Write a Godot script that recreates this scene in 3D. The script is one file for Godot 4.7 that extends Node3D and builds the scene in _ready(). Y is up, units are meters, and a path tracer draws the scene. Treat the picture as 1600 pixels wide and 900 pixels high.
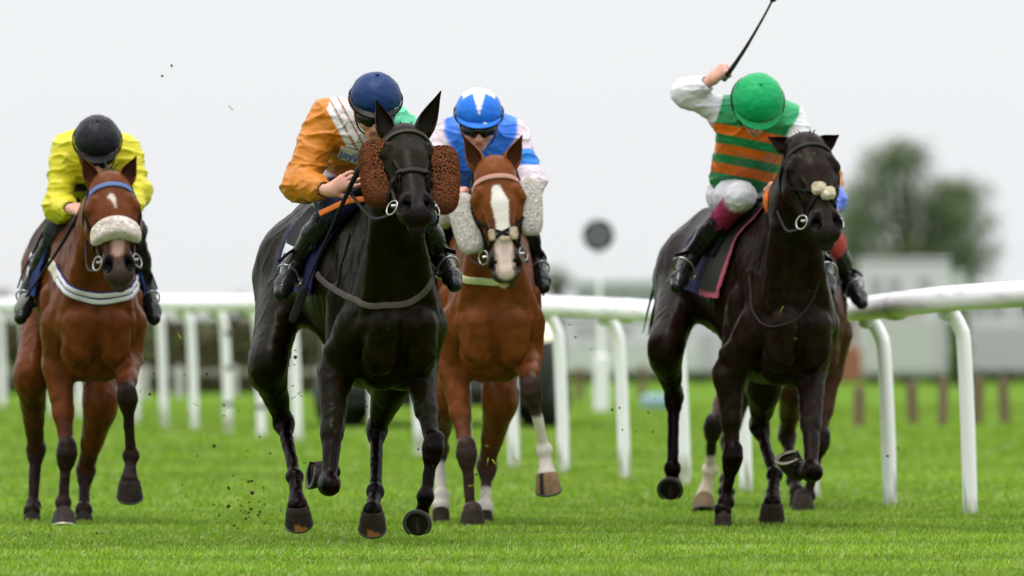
extends Node3D
# Five racehorses and their riders galloping to the camera along a white running rail.
# One unit is a metre. "W" turns a place in the photograph and a distance into a point of the place.

const F := 17000.0        # focal length in pixels of a 1600 wide picture
const EYE := 1.1          # height of the camera
const HORIZON := 490.0

var rng := RandomNumberGenerator.new()
var M := {}
var jobs: Array = []

class Field:
	# A body: capsules joined by a smooth minimum on a grid, meshed as surface nets.
	var h := 0.012
	var bones: Array = []
	var cuts: Array = []
	var paints: Array = []
	var tint = null
	var fold: FastNoiseLite = null
	var fold_size := 0.0
	var fold_sharp := 1.0
	var fold_stretch := Vector3.ONE
	var mottle := 0.0
	var mud := 0.0
	var o := Vector3.ZERO
	var nx := 0
	var ny := 0
	var nz := 0
	var d := PackedFloat32Array()
	var id := PackedByteArray()
	var V := PackedVector3Array()
	var N := PackedVector3Array()
	var C := PackedColorArray()
	var I := PackedInt32Array()
	func add(a: Vector3, b: Vector3, ra: float, rb: float, col: Color, k := 0.03, side := Vector3.ZERO, sv := 1.0, sw := 1.0) -> void:
		bones.append([a, b, ra, rb, col, k, side, sv, sw])
	func ball(a: Vector3, r: float, col: Color, k := 0.03, side := Vector3.ZERO, sv := 1.0, sw := 1.0) -> void:
		bones.append([a, a + Vector3(0, 0.0005, 0), r, r, col, k, side, sv, sw])
	func cut(a: Vector3, b: Vector3, ra: float, rb: float, col: Color, k := 0.01) -> void:
		cuts.append([a, b, ra, rb, col, k, Vector3.ZERO, 1.0, 1.0])
	func paint(a: Vector3, b: Vector3, ra: float, rb: float, col: Color, feather := 0.012) -> void:
		paints.append([a, b, ra, rb, col, feather])
	func build() -> void:
		var lo := Vector3(1e9, 1e9, 1e9)
		var hi := -lo
		for q in bones:
			var m: float = maxf(q[2], q[3]) * maxf(1.0, maxf(q[7], q[8])) + q[5] * 0.5 + 3.0 * h
			var e := Vector3(m, m, m)
			lo = lo.min((q[0] as Vector3) - e).min((q[1] as Vector3) - e)
			hi = hi.max((q[0] as Vector3) + e).max((q[1] as Vector3) + e)
		o = lo
		nx = int((hi.x - lo.x) / h) + 2
		ny = int((hi.y - lo.y) / h) + 2
		nz = int((hi.z - lo.z) / h) + 2
		d.resize(nx * ny * nz)
		d.fill(9.0)
		id.resize(nx * ny * nz)
		var rl := PackedInt32Array()
		var rh := PackedInt32Array()
		rl.resize(ny * nz)
		rh.resize(ny * nz)
		rl.fill(nx)
		rh.fill(-1)
		for n in bones.size():
			one(bones[n], n, false, rl, rh)
		for n in cuts.size():
			one(cuts[n], bones.size() + n, true, rl, rh)
		net(rl, rh)
	func one(q: Array, n: int, away: bool, rl: PackedInt32Array, rh: PackedInt32Array) -> void:
		var a: Vector3 = q[0]
		var b: Vector3 = q[1]
		var ra: float = q[2]
		var dr: float = q[3] - q[2]
		var k: float = q[5]
		var ab := b - a
		var inv := 1.0 / maxf(ab.length_squared(), 1e-9)
		var S: Vector3 = q[6]
		var ell := S != Vector3.ZERO
		var T := Vector3.ZERO
		var es := 0.0
		var et := 0.0
		var sm := 1.0
		if ell:
			var ax := ab.normalized()
			S = (S - ax * S.dot(ax)).normalized()
			T = ax.cross(S).normalized()
			es = 1.0 / q[7] - 1.0
			et = 1.0 / q[8] - 1.0
			sm = minf(q[7], q[8])
			sm = minf(1.0, sm)
		var m: float = maxf(ra, q[3]) * maxf(1.0, maxf(q[7], q[8])) + k + 2.5 * h + 0.012
		var e := Vector3(m, m, m)
		var l := ((a.min(b) - e - o) / h).floor()
		var u := ((a.max(b) + e - o) / h).ceil()
		var x0 := maxi(0, int(l.x))
		var y0 := maxi(0, int(l.y))
		var z0 := maxi(0, int(l.z))
		var x1 := mini(nx - 1, int(u.x))
		var y1 := mini(ny - 1, int(u.y))
		var z1 := mini(nz - 1, int(u.z))
		var ik := 0.25 / k
		var reach := k + 3.0 * h + 0.012
		for z in range(z0, z1 + 1):
			for y in range(y0, y1 + 1):
				var row := z * ny + y
				var at := row * nx
				var base := o + Vector3(0, y * h, z * h) - a
				# the part of the row that comes near the bone
				var ph := base
				var xl := x0
				var xh := x1
				if not ell:
					var t0 := clampf((base.y * ab.y + base.z * ab.z) * inv, 0.0, 1.0) if absf(ab.x) < 1e-6 else -1.0
					if t0 >= 0.0:
						var qy := base.y - ab.y * t0
						var qz := base.z - ab.z * t0
						var rr := ra + dr * t0 + reach
						if qy * qy + qz * qz > rr * rr:
							continue
				var hit := false
				for x in range(xl, xh + 1):
					var p := base + Vector3(x * h, 0, 0)
					var t := clampf(p.dot(ab) * inv, 0.0, 1.0)
					var w := p - ab * t
					if ell:
						w += S * (w.dot(S) * es) + T * (w.dot(T) * et)
					var f := (w.length() - ra - dr * t) * sm
					if f > reach:
						continue
					var c := d[at + x]
					if away:
						f = -f
						if f > c:
							id[at + x] = n
						var g := k - absf(c - f)
						d[at + x] = (maxf(c, f) + g * g * ik) if g > 0.0 else maxf(c, f)
					else:
						if not hit:
							rl[row] = mini(rl[row], x)
							hit = true
						rh[row] = maxi(rh[row], x)
						if f < c:
							id[at + x] = n
						var g := k - absf(c - f)
						d[at + x] = (minf(c, f) - g * g * ik) if g > 0.0 else minf(c, f)
	func net(rl: PackedInt32Array, rh: PackedInt32Array) -> void:
		var vi := PackedInt32Array()
		vi.resize(nx * ny * nz)
		var cells := PackedInt32Array()
		var ids := PackedByteArray()
		var sy := nx
		var sz := nx * ny
		for z in nz - 1:
			for y in ny - 1:
				var row := z * ny + y
				var xa := mini(mini(rl[row], rl[row + 1]), mini(rl[row + ny], rl[row + ny + 1])) - 1
				var xb := maxi(maxi(rh[row], rh[row + 1]), maxi(rh[row + ny], rh[row + ny + 1])) + 1
				xa = maxi(xa, 0)
				xb = mini(xb, nx - 2)
				var i := row * nx + xa
				for x in range(xa, xb + 1):
					var a0 := d[i]
					var s := a0 < 0.0
					if (d[i + 1] < 0.0) == s and (d[i + sy] < 0.0) == s and (d[i + sy + 1] < 0.0) == s and (d[i + sz] < 0.0) == s and (d[i + sz + 1] < 0.0) == s and (d[i + sz + sy] < 0.0) == s and (d[i + sz + sy + 1] < 0.0) == s:
						i += 1
						continue
					var c := [a0, d[i + 1], d[i + sy], d[i + sy + 1], d[i + sz], d[i + sz + 1], d[i + sz + sy], d[i + sz + sy + 1]]
					var sum := Vector3.ZERO
					var cnt := 0
					for e in EDGE:
						var fa: float = c[e[0]]
						var fb: float = c[e[1]]
						if (fa < 0.0) != (fb < 0.0):
							var t := fa / (fa - fb)
							var va: Vector3 = CORNER[e[0]]
							sum += va + ((CORNER[e[1]] as Vector3) - va) * t
							cnt += 1
					vi[i] = V.size()
					cells.append(i)
					V.append(o + (Vector3(x, y, z) + sum / cnt) * h)
					var best := 9.0
					var bi := id[i]
					for e in 8:
						if c[e] < best:
							best = c[e]
							bi = id[i + STEP[e][0] + STEP[e][1] * sy + STEP[e][2] * sz]
					ids.append(bi)
					i += 1
		for i in cells:
			var s := d[i] < 0.0
			if i % nx > 0 and i >= sz + sy + 1:
				if (d[i + 1] < 0.0) != s:
					quad(vi[i], vi[i - sy], vi[i - sy - sz], vi[i - sz], s)
				if (d[i + sy] < 0.0) != s:
					quad(vi[i], vi[i - sz], vi[i - sz - 1], vi[i - 1], s)
				if (d[i + sz] < 0.0) != s:
					quad(vi[i], vi[i - 1], vi[i - 1 - sy], vi[i - sy], s)
		normals()
		if fold:
			for i in V.size():
				var p := V[i] * fold_stretch
				var f := pow(maxf(0.0, 1.0 - 2.6 * absf(fold.get_noise_3dv(p))), fold_sharp)
				f += 0.5 * pow(maxf(0.0, 1.0 - 2.6 * absf(fold.get_noise_3dv(p * 1.9 + Vector3(7, 3, 1)))), fold_sharp)
				V[i] += N[i] * f * fold_size
			normals()
		var cols := PackedColorArray()
		for q in bones:
			cols.append(q[4])
		for q in cuts:
			cols.append(q[4])
		C.resize(V.size())
		for i in V.size():
			C[i] = cols[ids[i]]
		for pass_ in 3:
			var acc := PackedColorArray()
			acc.resize(C.size())
			acc.fill(Color(0, 0, 0, 0))
			for t in range(0, I.size(), 3):
				var s := C[I[t]] + C[I[t + 1]] + C[I[t + 2]]
				s.a = 3.0
				acc[I[t]] += s
				acc[I[t + 1]] += s
				acc[I[t + 2]] += s
			for i in C.size():
				var k := maxf(acc[i].a, 1.0)
				C[i] = Color(acc[i].r / k, acc[i].g / k, acc[i].b / k)
		var ml := FastNoiseLite.new()
		ml.seed = 5
		ml.frequency = 13.0
		ml.fractal_octaves = 3
		for i in V.size():
			var p := V[i]
			var c := C[i]
			if mottle > 0.0:
				c = c * (1.0 + mottle * ml.get_noise_3dv(p))
			if mud > 0.0 and ml.get_noise_3dv(p * 4.1) > 0.50 + 0.25 * clampf(p.y - 0.3, 0.0, 1.0):
				c = c.lerp(Color(0.085, 0.066, 0.038), mud)
			for q in paints:
				var a: Vector3 = q[0]
				var ab := (q[1] as Vector3) - a
				var t := clampf((p - a).dot(ab) / maxf(ab.length_squared(), 1e-9), 0.0, 1.0)
				var r: float = lerpf(q[2], q[3], t)
				var f := 1.0 - smoothstep(r - q[5], r + q[5], (p - a - ab * t).length() + 0.006 * ml.get_noise_3dv(p * 6.0))
				if f > 0.0:
					c = c.lerp(q[4], f)
			if tint != null:
				c = tint.call(p, c, ids[i])
			c.a = 1.0
			C[i] = c
	func quad(a: int, b: int, c: int, e: int, flip: bool) -> void:
		if flip:
			I.append_array([a, c, b, a, e, c])
		else:
			I.append_array([a, b, c, a, c, e])
	func normals() -> void:
		N.resize(V.size())
		N.fill(Vector3.ZERO)
		for t in range(0, I.size(), 3):
			var a := I[t]
			var b := I[t + 1]
			var c := I[t + 2]
			var n := (V[c] - V[a]).cross(V[b] - V[a])
			N[a] += n
			N[b] += n
			N[c] += n
		for i in N.size():
			N[i] = N[i].normalized()
	func val(p: Vector3) -> float:
		var g := (p - o) / h
		var x := int(g.x)
		var y := int(g.y)
		var z := int(g.z)
		if g.x < 0 or g.y < 0 or g.z < 0 or x >= nx - 1 or y >= ny - 1 or z >= nz - 1:
			return 9.0
		var fx := g.x - x
		var fy := g.y - y
		var fz := g.z - z
		var i := (z * ny + y) * nx + x
		var a := lerpf(lerpf(d[i], d[i + 1], fx), lerpf(d[i + nx], d[i + nx + 1], fx), fy)
		i += nx * ny
		var b := lerpf(lerpf(d[i], d[i + 1], fx), lerpf(d[i + nx], d[i + nx + 1], fx), fy)
		return lerpf(a, b, fz)
	func grad(p: Vector3) -> Vector3:
		var e := h
		var g := Vector3(val(p + Vector3(e, 0, 0)) - val(p - Vector3(e, 0, 0)), val(p + Vector3(0, e, 0)) - val(p - Vector3(0, e, 0)), val(p + Vector3(0, 0, e)) - val(p - Vector3(0, 0, e)))
		return g.normalized() if g.length() > 1e-5 and g.length() < 4.0 else Vector3.ZERO
	func snap(p: Vector3, off := 0.0) -> Vector3:
		for k in 8:
			var v := val(p)
			if v > 2.0:
				break
			p -= grad(p) * (v - off) * 0.8
		return p
	func outward(from: Vector3, dir: Vector3, most := 0.8) -> Vector3:
		# from inside, the last point along a ray that is still inside
		var t := 0.05
		while t < most and val(from + dir * t) < 0.0:
			t += 0.006
		return from + dir * t
	func hit(from: Vector3, dir: Vector3, near: float, far: float) -> Vector3:
		var t := near
		while t < far:
			var v := val(from + dir * t)
			if v < 0.001:
				break
			t += clampf(v * 0.7, 0.002, 0.012)
		return from + dir * t
	const CORNER := [Vector3(0, 0, 0), Vector3(1, 0, 0), Vector3(0, 1, 0), Vector3(1, 1, 0), Vector3(0, 0, 1), Vector3(1, 0, 1), Vector3(0, 1, 1), Vector3(1, 1, 1)]
	const STEP := [[0, 0, 0], [1, 0, 0], [0, 1, 0], [1, 1, 0], [0, 0, 1], [1, 0, 1], [0, 1, 1], [1, 1, 1]]
	const EDGE := [[0, 1], [2, 3], [4, 5], [6, 7], [0, 2], [1, 3], [4, 6], [5, 7], [0, 4], [1, 5], [2, 6], [3, 7]]


# ---------------------------------------------------------------- the scene

func _ready() -> void:
	rng.seed = 11
	camera_sky_sun()
	materials()
	riders_and_horses_plan()
	var g := WorkerThreadPool.add_group_task(run_job, jobs.size(), -1, true)
	WorkerThreadPool.wait_for_group_task_completion(g)
	ground_and_grass()
	background()
	running_rail()
	for s in HORSES:
		dress_horse(s)
		dress_rider(s)
	debris()


func run_job(i: int) -> void:
	(jobs[i] as Field).build()


func camera_sky_sun() -> void:
	var cam := Camera3D.new()
	cam.name = "camera"
	add_child(cam)
	cam.position = Vector3(0, EYE, 0)
	cam.rotation.x = atan((HORIZON - 450.0) / F)
	cam.near = 5.0
	cam.far = 4000.0
	cam.fov = rad_to_deg(2.0 * atan(450.0 / F))
	var at := CameraAttributesPhysical.new()
	at.frustum_focal_length = 12.0 * F / 450.0
	at.frustum_focus_distance = 50.3
	at.exposure_aperture = 4.7
	at.frustum_near = 5.0
	at.frustum_far = 4000.0
	cam.attributes = at
	var env := Environment.new()
	env.background_mode = Environment.BG_SKY
	env.tonemap_mode = Environment.TONE_MAPPER_LINEAR
	env.tonemap_exposure = 1.0
	env.sdfgi_enabled = true
	env.ssao_enabled = true
	env.ssil_enabled = true
	# an overcast sky: brighter overhead than at the horizon, with soft cloud
	var im := Image.create(512, 256, false, Image.FORMAT_RGBF)
	var cl := FastNoiseLite.new()
	cl.seed = 3
	cl.frequency = 1.6
	cl.fractal_octaves = 4
	for y in 256:
		var el := PI * (0.5 - (y + 0.5) / 256.0)
		var up := maxf(sin(el), 0.0)
		for x in 512:
			var az := TAU * x / 512.0
			var dir := Vector3(cos(el) * cos(az), sin(el) * 2.0, cos(el) * sin(az))
			var n := cl.get_noise_3dv(dir)
			var L := 0.86 * (1.0 + 1.9 * up) * (1.0 + 0.16 * n * minf(1.0, up * 3.0))
			if el < 0.0:
				im.set_pixel(x, y, Color(0.86 * 0.975, 0.86 * 0.995, 0.86 * 1.015))
			else:
				im.set_pixel(x, y, Color(L * 0.975, L * 0.995, L * 1.015))
	var pano := PanoramaSkyMaterial.new()
	pano.panorama = ImageTexture.create_from_image(im)
	var sky := Sky.new()
	sky.sky_material = pano
	env.sky = sky
	var we := WorldEnvironment.new()
	we.name = "world_environment"
	we.environment = env
	add_child(we)
	var sun := DirectionalLight3D.new()
	sun.name = "veiled_sun"
	sun.light_energy = 0.5
	sun.light_angular_distance = 14.0
	sun.light_color = Color(1.0, 0.97, 0.92)
	sun.shadow_enabled = true
	sun.rotation_degrees = Vector3(-76, -30, 0)
	add_child(sun)


# ---------------------------------------------------------------- small tools

func W(d0: float, px: float, py: float, z := 0.0) -> Vector3:
	var D := d0 + z
	return Vector3((px - 800.0) / F * D, EYE + (HORIZON - py) / F * D, -D)

func lin(r: float, g: float, b: float) -> Color:
	return Color(r, g, b)

func noise(seed_: int, freq: float, oct := 3) -> FastNoiseLite:
	var n := FastNoiseLite.new()
	n.seed = seed_
	n.frequency = freq
	n.fractal_octaves = oct
	return n

func noise_tex(seed_: int, freq: float, size := 512, bump := 0.0, oct := 4) -> NoiseTexture2D:
	var t := NoiseTexture2D.new()
	t.width = size
	t.height = size
	t.seamless = true
	t.noise = noise(seed_, freq, oct)
	if bump > 0.0:
		t.as_normal_map = true
		t.bump_strength = bump
	return t

func ramp_tex(seed_: int, freq: float, a: Color, b: Color, size := 512, oct := 4) -> NoiseTexture2D:
	var t := noise_tex(seed_, freq, size, 0.0, oct)
	var g := Gradient.new()
	g.set_color(0, a)
	g.set_color(1, b)
	t.color_ramp = g
	return t

func mat(called: String, color: Color, rough := 0.6, spec := 0.5) -> StandardMaterial3D:
	var m := StandardMaterial3D.new()
	m.resource_name = called
	m.albedo_color = color.linear_to_srgb()
	m.roughness = rough
	m.metallic_specular = spec
	M[called] = m
	return m

func vmat(called: String, rough := 0.6, spec := 0.5) -> StandardMaterial3D:
	var m := mat(called, Color(1, 1, 1), rough, spec)
	m.vertex_color_use_as_albedo = true
	return m

func relief(m: StandardMaterial3D, t: Texture2D, scale: float, strength := 1.0) -> void:
	m.normal_enabled = true
	m.normal_texture = t
	m.normal_scale = strength
	m.uv1_triplanar = true
	m.uv1_scale = Vector3(scale, scale, scale)

func materials() -> void:
	var fine := noise_tex(1, 0.035, 512, 5.0)
	var weave := noise_tex(2, 0.16, 256, 4.0, 2)
	var folds := noise_tex(4, 0.018, 512, 6.0, 3)
	var m := vmat("coat", 0.40, 0.19)
	relief(m, fine, 3.0, 0.42)
	m.uv1_scale = Vector3(7.0, 2.4, 7.0)
	m.roughness = 1.0
	m.roughness_texture = ramp_tex(8, 0.012, Color(0.24, 0.24, 0.24), Color(0.46, 0.46, 0.46), 512, 4)
	m.roughness_texture_channel = BaseMaterial3D.TEXTURE_CHANNEL_GREEN
	m = vmat("silk", 0.40, 0.38)
	relief(m, folds, 2.2, 0.6)
	m.rim_enabled = true
	m.rim = 0.10
	m.rim_tint = 0.6
	m = vmat("breeches", 0.7, 0.4)
	relief(m, folds, 2.6, 0.4)
	m = vmat("skin", 0.5, 0.45)
	relief(m, fine, 9.0, 0.25)
	m.subsurf_scatter_enabled = true
	m.subsurf_scatter_strength = 0.12
	m = vmat("boot_leather", 0.22, 0.34)
	relief(m, folds, 2.5, 0.08)
	m = vmat("cap_silk", 0.42, 0.28)
	relief(m, folds, 3.0, 0.35)
	m = vmat("cloth", 0.85, 0.3)
	relief(m, weave, 12.0, 0.5)
	m = vmat("leather", 0.5, 0.2)
	relief(m, fine, 14.0, 0.4)
	m = vmat("fleece", 0.95, 0.15)
	m.rim_enabled = true
	m.rim = 0.3
	m.backlight_enabled = true
	m.backlight = Color(0.35, 0.35, 0.35)
	m.rim_tint = 0.7
	m = vmat("hair", 0.5, 0.4)
	m = vmat("horn", 0.5, 0.15)
	relief(m, fine, 10.0, 0.5)
	m = mat("steel", Color(0.42, 0.42, 0.43), 0.35, 0.5)
	m.metallic = 0.9
	m = mat("worn_shoe", Color(0.055, 0.053, 0.05), 0.5, 0.4)
	m.metallic = 0.4
	m = mat("bright_shoe", Color(0.50, 0.46, 0.38), 0.38, 0.5)
	m.metallic = 0.9
	m = mat("eye", Color(0.004, 0.003, 0.003), 0.08, 0.4)
	m = mat("goggle_lens", Color(0.004, 0.004, 0.005), 0.06, 0.36)
	m = mat("black_rubber", Color(0.012, 0.012, 0.013), 0.5, 0.5)
	m = vmat("plastic", 0.38, 0.45)
	relief(m, fine, 1.5, 0.2)
	m = vmat("blade", 0.5, 0.35)
	m.backlight_enabled = true
	m.backlight = Color(0.75, 0.75, 0.75)
	m = vmat("leaf", 0.6, 0.3)
	m.backlight_enabled = true
	m.backlight = Color(0.5, 0.5, 0.5)
	m = vmat("paint", 0.55, 0.4)
	m = vmat("bark", 0.9, 0.2)
	relief(m, fine, 3.0, 1.0)
	m = vmat("soil", 0.95, 0.2)
	m = mat("lit_lamp", Color(0.8, 0.8, 0.75), 0.2, 0.5)
	m.emission_enabled = true
	m.emission = Color(1.0, 0.97, 0.85)
	m.emission_energy_multiplier = 1.3
	m = mat("dark_glass", Color(0.01, 0.012, 0.014), 0.06, 0.6)


class Mesher:
	# collects triangles of one named mesh
	var V := PackedVector3Array()
	var N := PackedVector3Array()
	var C := PackedColorArray()
	var I := PackedInt32Array()
	func field(f: Field) -> void:
		var b := V.size()
		V.append_array(f.V)
		N.append_array(f.N)
		C.append_array(f.C)
		for i in f.I:
			I.append(i + b)
	func grid(p: Array, col, close_u := false, close_v := false, flip := false) -> void:
		# p[v][u] points; col a Color or an array like p
		var b := V.size()
		var nv := p.size()
		var nu: int = p[0].size()
		for v in nv:
			for u in nu:
				V.append(p[v][u])
				C.append(col if col is Color else col[v][u])
				N.append(Vector3.ZERO)
		for v in (nv if close_v else nv - 1):
			for u in (nu if close_u else nu - 1):
				var a := b + v * nu + u
				var c := b + v * nu + (u + 1) % nu
				var e := b + ((v + 1) % nv) * nu + u
				var g := b + ((v + 1) % nv) * nu + (u + 1) % nu
				if flip:
					I.append_array([a, e, c, c, e, g])
				else:
					I.append_array([a, c, e, c, g, e])
	func tri(a: Vector3, b: Vector3, c: Vector3, col: Color) -> void:
		var i := V.size()
		V.append_array([a, b, c])
		C.append_array([col, col, col])
		N.append_array([Vector3.ZERO, Vector3.ZERO, Vector3.ZERO])
		I.append_array([i, i + 1, i + 2])
	func fan(ring: Array, centre: Vector3, col: Color, flip := false) -> void:
		for k in ring.size():
			var a: Vector3 = ring[k]
			var b: Vector3 = ring[(k + 1) % ring.size()]
			if flip:
				tri(centre, b, a, col)
			else:
				tri(centre, a, b, col)
	func mesh() -> ArrayMesh:
		var need := PackedByteArray()
		need.resize(V.size())
		for i in V.size():
			need[i] = 1 if N[i] == Vector3.ZERO else 0
		for t in range(0, I.size(), 3):
			var a := I[t]
			var b := I[t + 1]
			var c := I[t + 2]
			if need[a] or need[b] or need[c]:
				var n := (V[c] - V[a]).cross(V[b] - V[a])
				if need[a]:
					N[a] += n
				if need[b]:
					N[b] += n
				if need[c]:
					N[c] += n
		for i in N.size():
			N[i] = N[i].normalized() if N[i].length_squared() > 0.0 else Vector3.UP
		var arr := []
		arr.resize(Mesh.ARRAY_MAX)
		arr[Mesh.ARRAY_VERTEX] = V
		arr[Mesh.ARRAY_NORMAL] = N
		arr[Mesh.ARRAY_COLOR] = C
		arr[Mesh.ARRAY_INDEX] = I
		var m := ArrayMesh.new()
		m.add_surface_from_arrays(Mesh.PRIMITIVE_TRIANGLES, arr)
		return m


func put(called: String, m: Mesh, material: Material, parent: Node = self) -> MeshInstance3D:
	var o := MeshInstance3D.new()
	o.name = numbered(called, parent)
	o.mesh = m
	o.material_override = material
	o.cast_shadow = GeometryInstance3D.SHADOW_CASTING_SETTING_ON
	parent.add_child(o, true)
	return o

func numbered(called: String, parent: Node) -> String:
	if not parent.has_node(called):
		return called
	var k := 1
	while parent.has_node("%s_%03d" % [called, k]):
		k += 1
	return "%s_%03d" % [called, k]

func base(called: String, at: Vector3) -> Node3D:
	var o := Node3D.new()
	o.name = numbered(called, self)
	add_child(o, true)
	o.position = at
	return o

func tag(o: Node, label: String, category: String, group := "", kind := "") -> Node:
	if label:
		o.set_meta("label", label)
	if category:
		o.set_meta("category", category)
	if group:
		o.set_meta("group", group)
	if kind:
		o.set_meta("kind", kind)
	return o

func moved(m: Mesher, by: Vector3) -> ArrayMesh:
	for i in m.V.size():
		m.V[i] -= by
	return m.mesh()

func catmull(p: Array, n: int, closed := false) -> Array:
	var out := []
	var last := p.size() if closed else p.size() - 1
	for i in last:
		var a = p[(i - 1 + p.size()) % p.size()] if closed else p[maxi(i - 1, 0)]
		var b = p[i]
		var c = p[(i + 1) % p.size()]
		var e = p[(i + 2) % p.size()] if closed else p[mini(i + 2, p.size() - 1)]
		for k in n:
			var t := float(k) / n
			out.append(0.5 * (2.0 * b + (c - a) * t + (2.0 * a - 5.0 * b + 4.0 * c - e) * t * t + (3.0 * b - a - 3.0 * c + e) * t * t * t))
	if not closed:
		out.append(p[p.size() - 1])
	return out

func tube(m: Mesher, pts: Array, radii: Array, col: Color, segs := 10, flat := 1.0, side := Vector3.ZERO) -> void:
	# a swept round (or, with a side direction, oval) section with domed ends
	var rows := []
	var n := pts.size()
	var ref := side if side != Vector3.ZERO else (Vector3.UP if absf(((pts[1] as Vector3) - (pts[0] as Vector3)).normalized().y) < 0.9 else Vector3.RIGHT)
	for i in n:
		var t: Vector3 = ((pts[mini(i + 1, n - 1)] as Vector3) - (pts[maxi(i - 1, 0)] as Vector3)).normalized()
		var a := (ref - t * ref.dot(t)).normalized()
		var b := t.cross(a)
		if side == Vector3.ZERO:
			ref = a
		var r: float = radii[i] if i < radii.size() else radii[radii.size() - 1]
		var row := []
		for k in segs:
			var w := TAU * k / segs
			row.append((pts[i] as Vector3) + a * cos(w) * r + b * sin(w) * r * flat)
		if i == 0:
			var cap := []
			for q in row:
				cap.append((pts[0] as Vector3).lerp(q, 0.55) - t * r * 0.3)
			m.fan(cap, (pts[0] as Vector3) - t * r * 0.4, col, true)
			rows.append(cap)
		rows.append(row)
		if i == n - 1:
			var cap := []
			for q in row:
				cap.append((pts[i] as Vector3).lerp(q, 0.55) + t * r * 0.3)
			m.fan(cap, (pts[i] as Vector3) + t * r * 0.4, col)
			rows.append(cap)
	m.grid(rows, col, true)

func strap(m: Mesher, pts: Array, nrm: Array, width: float, thick: float, col: Color, closed := false) -> void:
	var rows := []
	var n := pts.size()
	for i in n:
		var t: Vector3 = ((pts[(i + 1) % n if closed else mini(i + 1, n - 1)] as Vector3) - (pts[(i - 1 + n) % n if closed else maxi(i - 1, 0)] as Vector3)).normalized()
		var nn: Vector3 = nrm[i]
		nn = (nn - t * nn.dot(t)).normalized()
		var s := t.cross(nn) * width * 0.5
		var p: Vector3 = pts[i]
		rows.append([p - s - nn * thick * 0.6, p - s + nn * thick * 0.3, p - s * 0.85 + nn * thick, p + s * 0.85 + nn * thick, p + s + nn * thick * 0.3, p + s - nn * thick * 0.6])
	m.grid(rows, col, true, closed, true)

func sheet(m: Mesher, p: Array, nrm: Array, thick: float, col, wave := 0.0) -> void:
	# a cloth with an outer face, an inner face and edges
	var top := []
	var low := []
	for v in p.size():
		var a := []
		var b := []
		for u in p[v].size():
			a.append((p[v][u] as Vector3) + (nrm[v][u] as Vector3) * thick)
			b.append(p[v][u])
		top.append(a)
		low.append(b)
	m.grid(top, col)
	m.grid(low, col, false, false, true)
	var edge_t := []
	var edge_b := []
	var ec := []
	var nv := p.size()
	var nu: int = p[0].size()
	for u in nu:
		edge_t.append(top[0][u]); edge_b.append(low[0][u]); ec.append(col if col is Color else col[0][u])
	for v in range(1, nv):
		edge_t.append(top[v][nu - 1]); edge_b.append(low[v][nu - 1]); ec.append(col if col is Color else col[v][nu - 1])
	for u in range(nu - 2, -1, -1):
		edge_t.append(top[nv - 1][u]); edge_b.append(low[nv - 1][u]); ec.append(col if col is Color else col[nv - 1][u])
	for v in range(nv - 2, 0, -1):
		edge_t.append(top[v][0]); edge_b.append(low[v][0]); ec.append(col if col is Color else col[v][0])
	m.grid([edge_b, edge_t], [ec, ec], true)

func ball(m: Mesher, c: Vector3, r: Vector3, col: Color, segs := 14, bs := Basis.IDENTITY) -> void:
	var rows := []
	for v in segs / 2 + 1:
		var th := clampf(PI * v / (segs / 2), 0.02, PI - 0.02)
		var row := []
		for u in segs:
			var ph := TAU * u / segs
			row.append(c + bs * (Vector3(sin(th) * cos(ph), cos(th), sin(th) * sin(ph)) * r))
		rows.append(row)
	m.grid(rows, col, true)

func block(m: Mesher, c: Vector3, s: Vector3, col: Color, bev := 0.0, bs := Basis.IDENTITY) -> void:
	# a box with its edges cut off
	var e := s * 0.5
	var b := minf(bev, minf(e.x, minf(e.y, e.z)) * 0.9)
	var prof := []
	for y in [[-e.y, b], [-e.y + b, 0.0], [e.y - b, 0.0], [e.y, b]]:
		var x := e.x - (y[1] as float)
		var z := e.z - (y[1] as float)
		var ring := []
		for q in [Vector2(x, z - b), Vector2(x - b, z), Vector2(-x + b, z), Vector2(-x, z - b), Vector2(-x, -z + b), Vector2(-x + b, -z), Vector2(x - b, -z), Vector2(x, -z + b)]:
			ring.append(c + bs * Vector3(q.x, y[0], q.y))
		prof.append(ring)
	for i in 3:
		for k in 8:
			var a: Vector3 = prof[i][k]
			var d: Vector3 = prof[i][(k + 1) % 8]
			var f: Vector3 = prof[i + 1][k]
			var g: Vector3 = prof[i + 1][(k + 1) % 8]
			m.tri(a, d, f, col)
			m.tri(d, g, f, col)
	m.fan(prof[3], c + bs * Vector3(0, e.y, 0), col, false)
	m.fan(prof[0], c - bs * Vector3(0, e.y, 0), col, true)

func hair_tuft(m: Mesher, root: Vector3, spread: Vector3, dir: Vector3, length: float, n: int, col: Color, droop := 0.5, wild := 0.35) -> void:
	for k in n:
		var p := root + spread * rng.randf_range(-1, 1) + Vector3(rng.randf_range(-1, 1), rng.randf_range(-1, 1), rng.randf_range(-1, 1)) * 0.008
		var v := (dir + Vector3(rng.randf_range(-1, 1), rng.randf_range(-1, 1), rng.randf_range(-1, 1)) * wild).normalized()
		var len_ := length * rng.randf_range(0.6, 1.1)
		var pts := []
		for s in 5:
			pts.append(p)
			p += v * len_ / 4.0
			v = (v + Vector3(0, -droop * 0.4, 0)).normalized()
		var c := col * rng.randf_range(0.75, 1.3)
		tube(m, pts, [0.004, 0.005, 0.0045, 0.003, 0.0008], c, 4)

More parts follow.
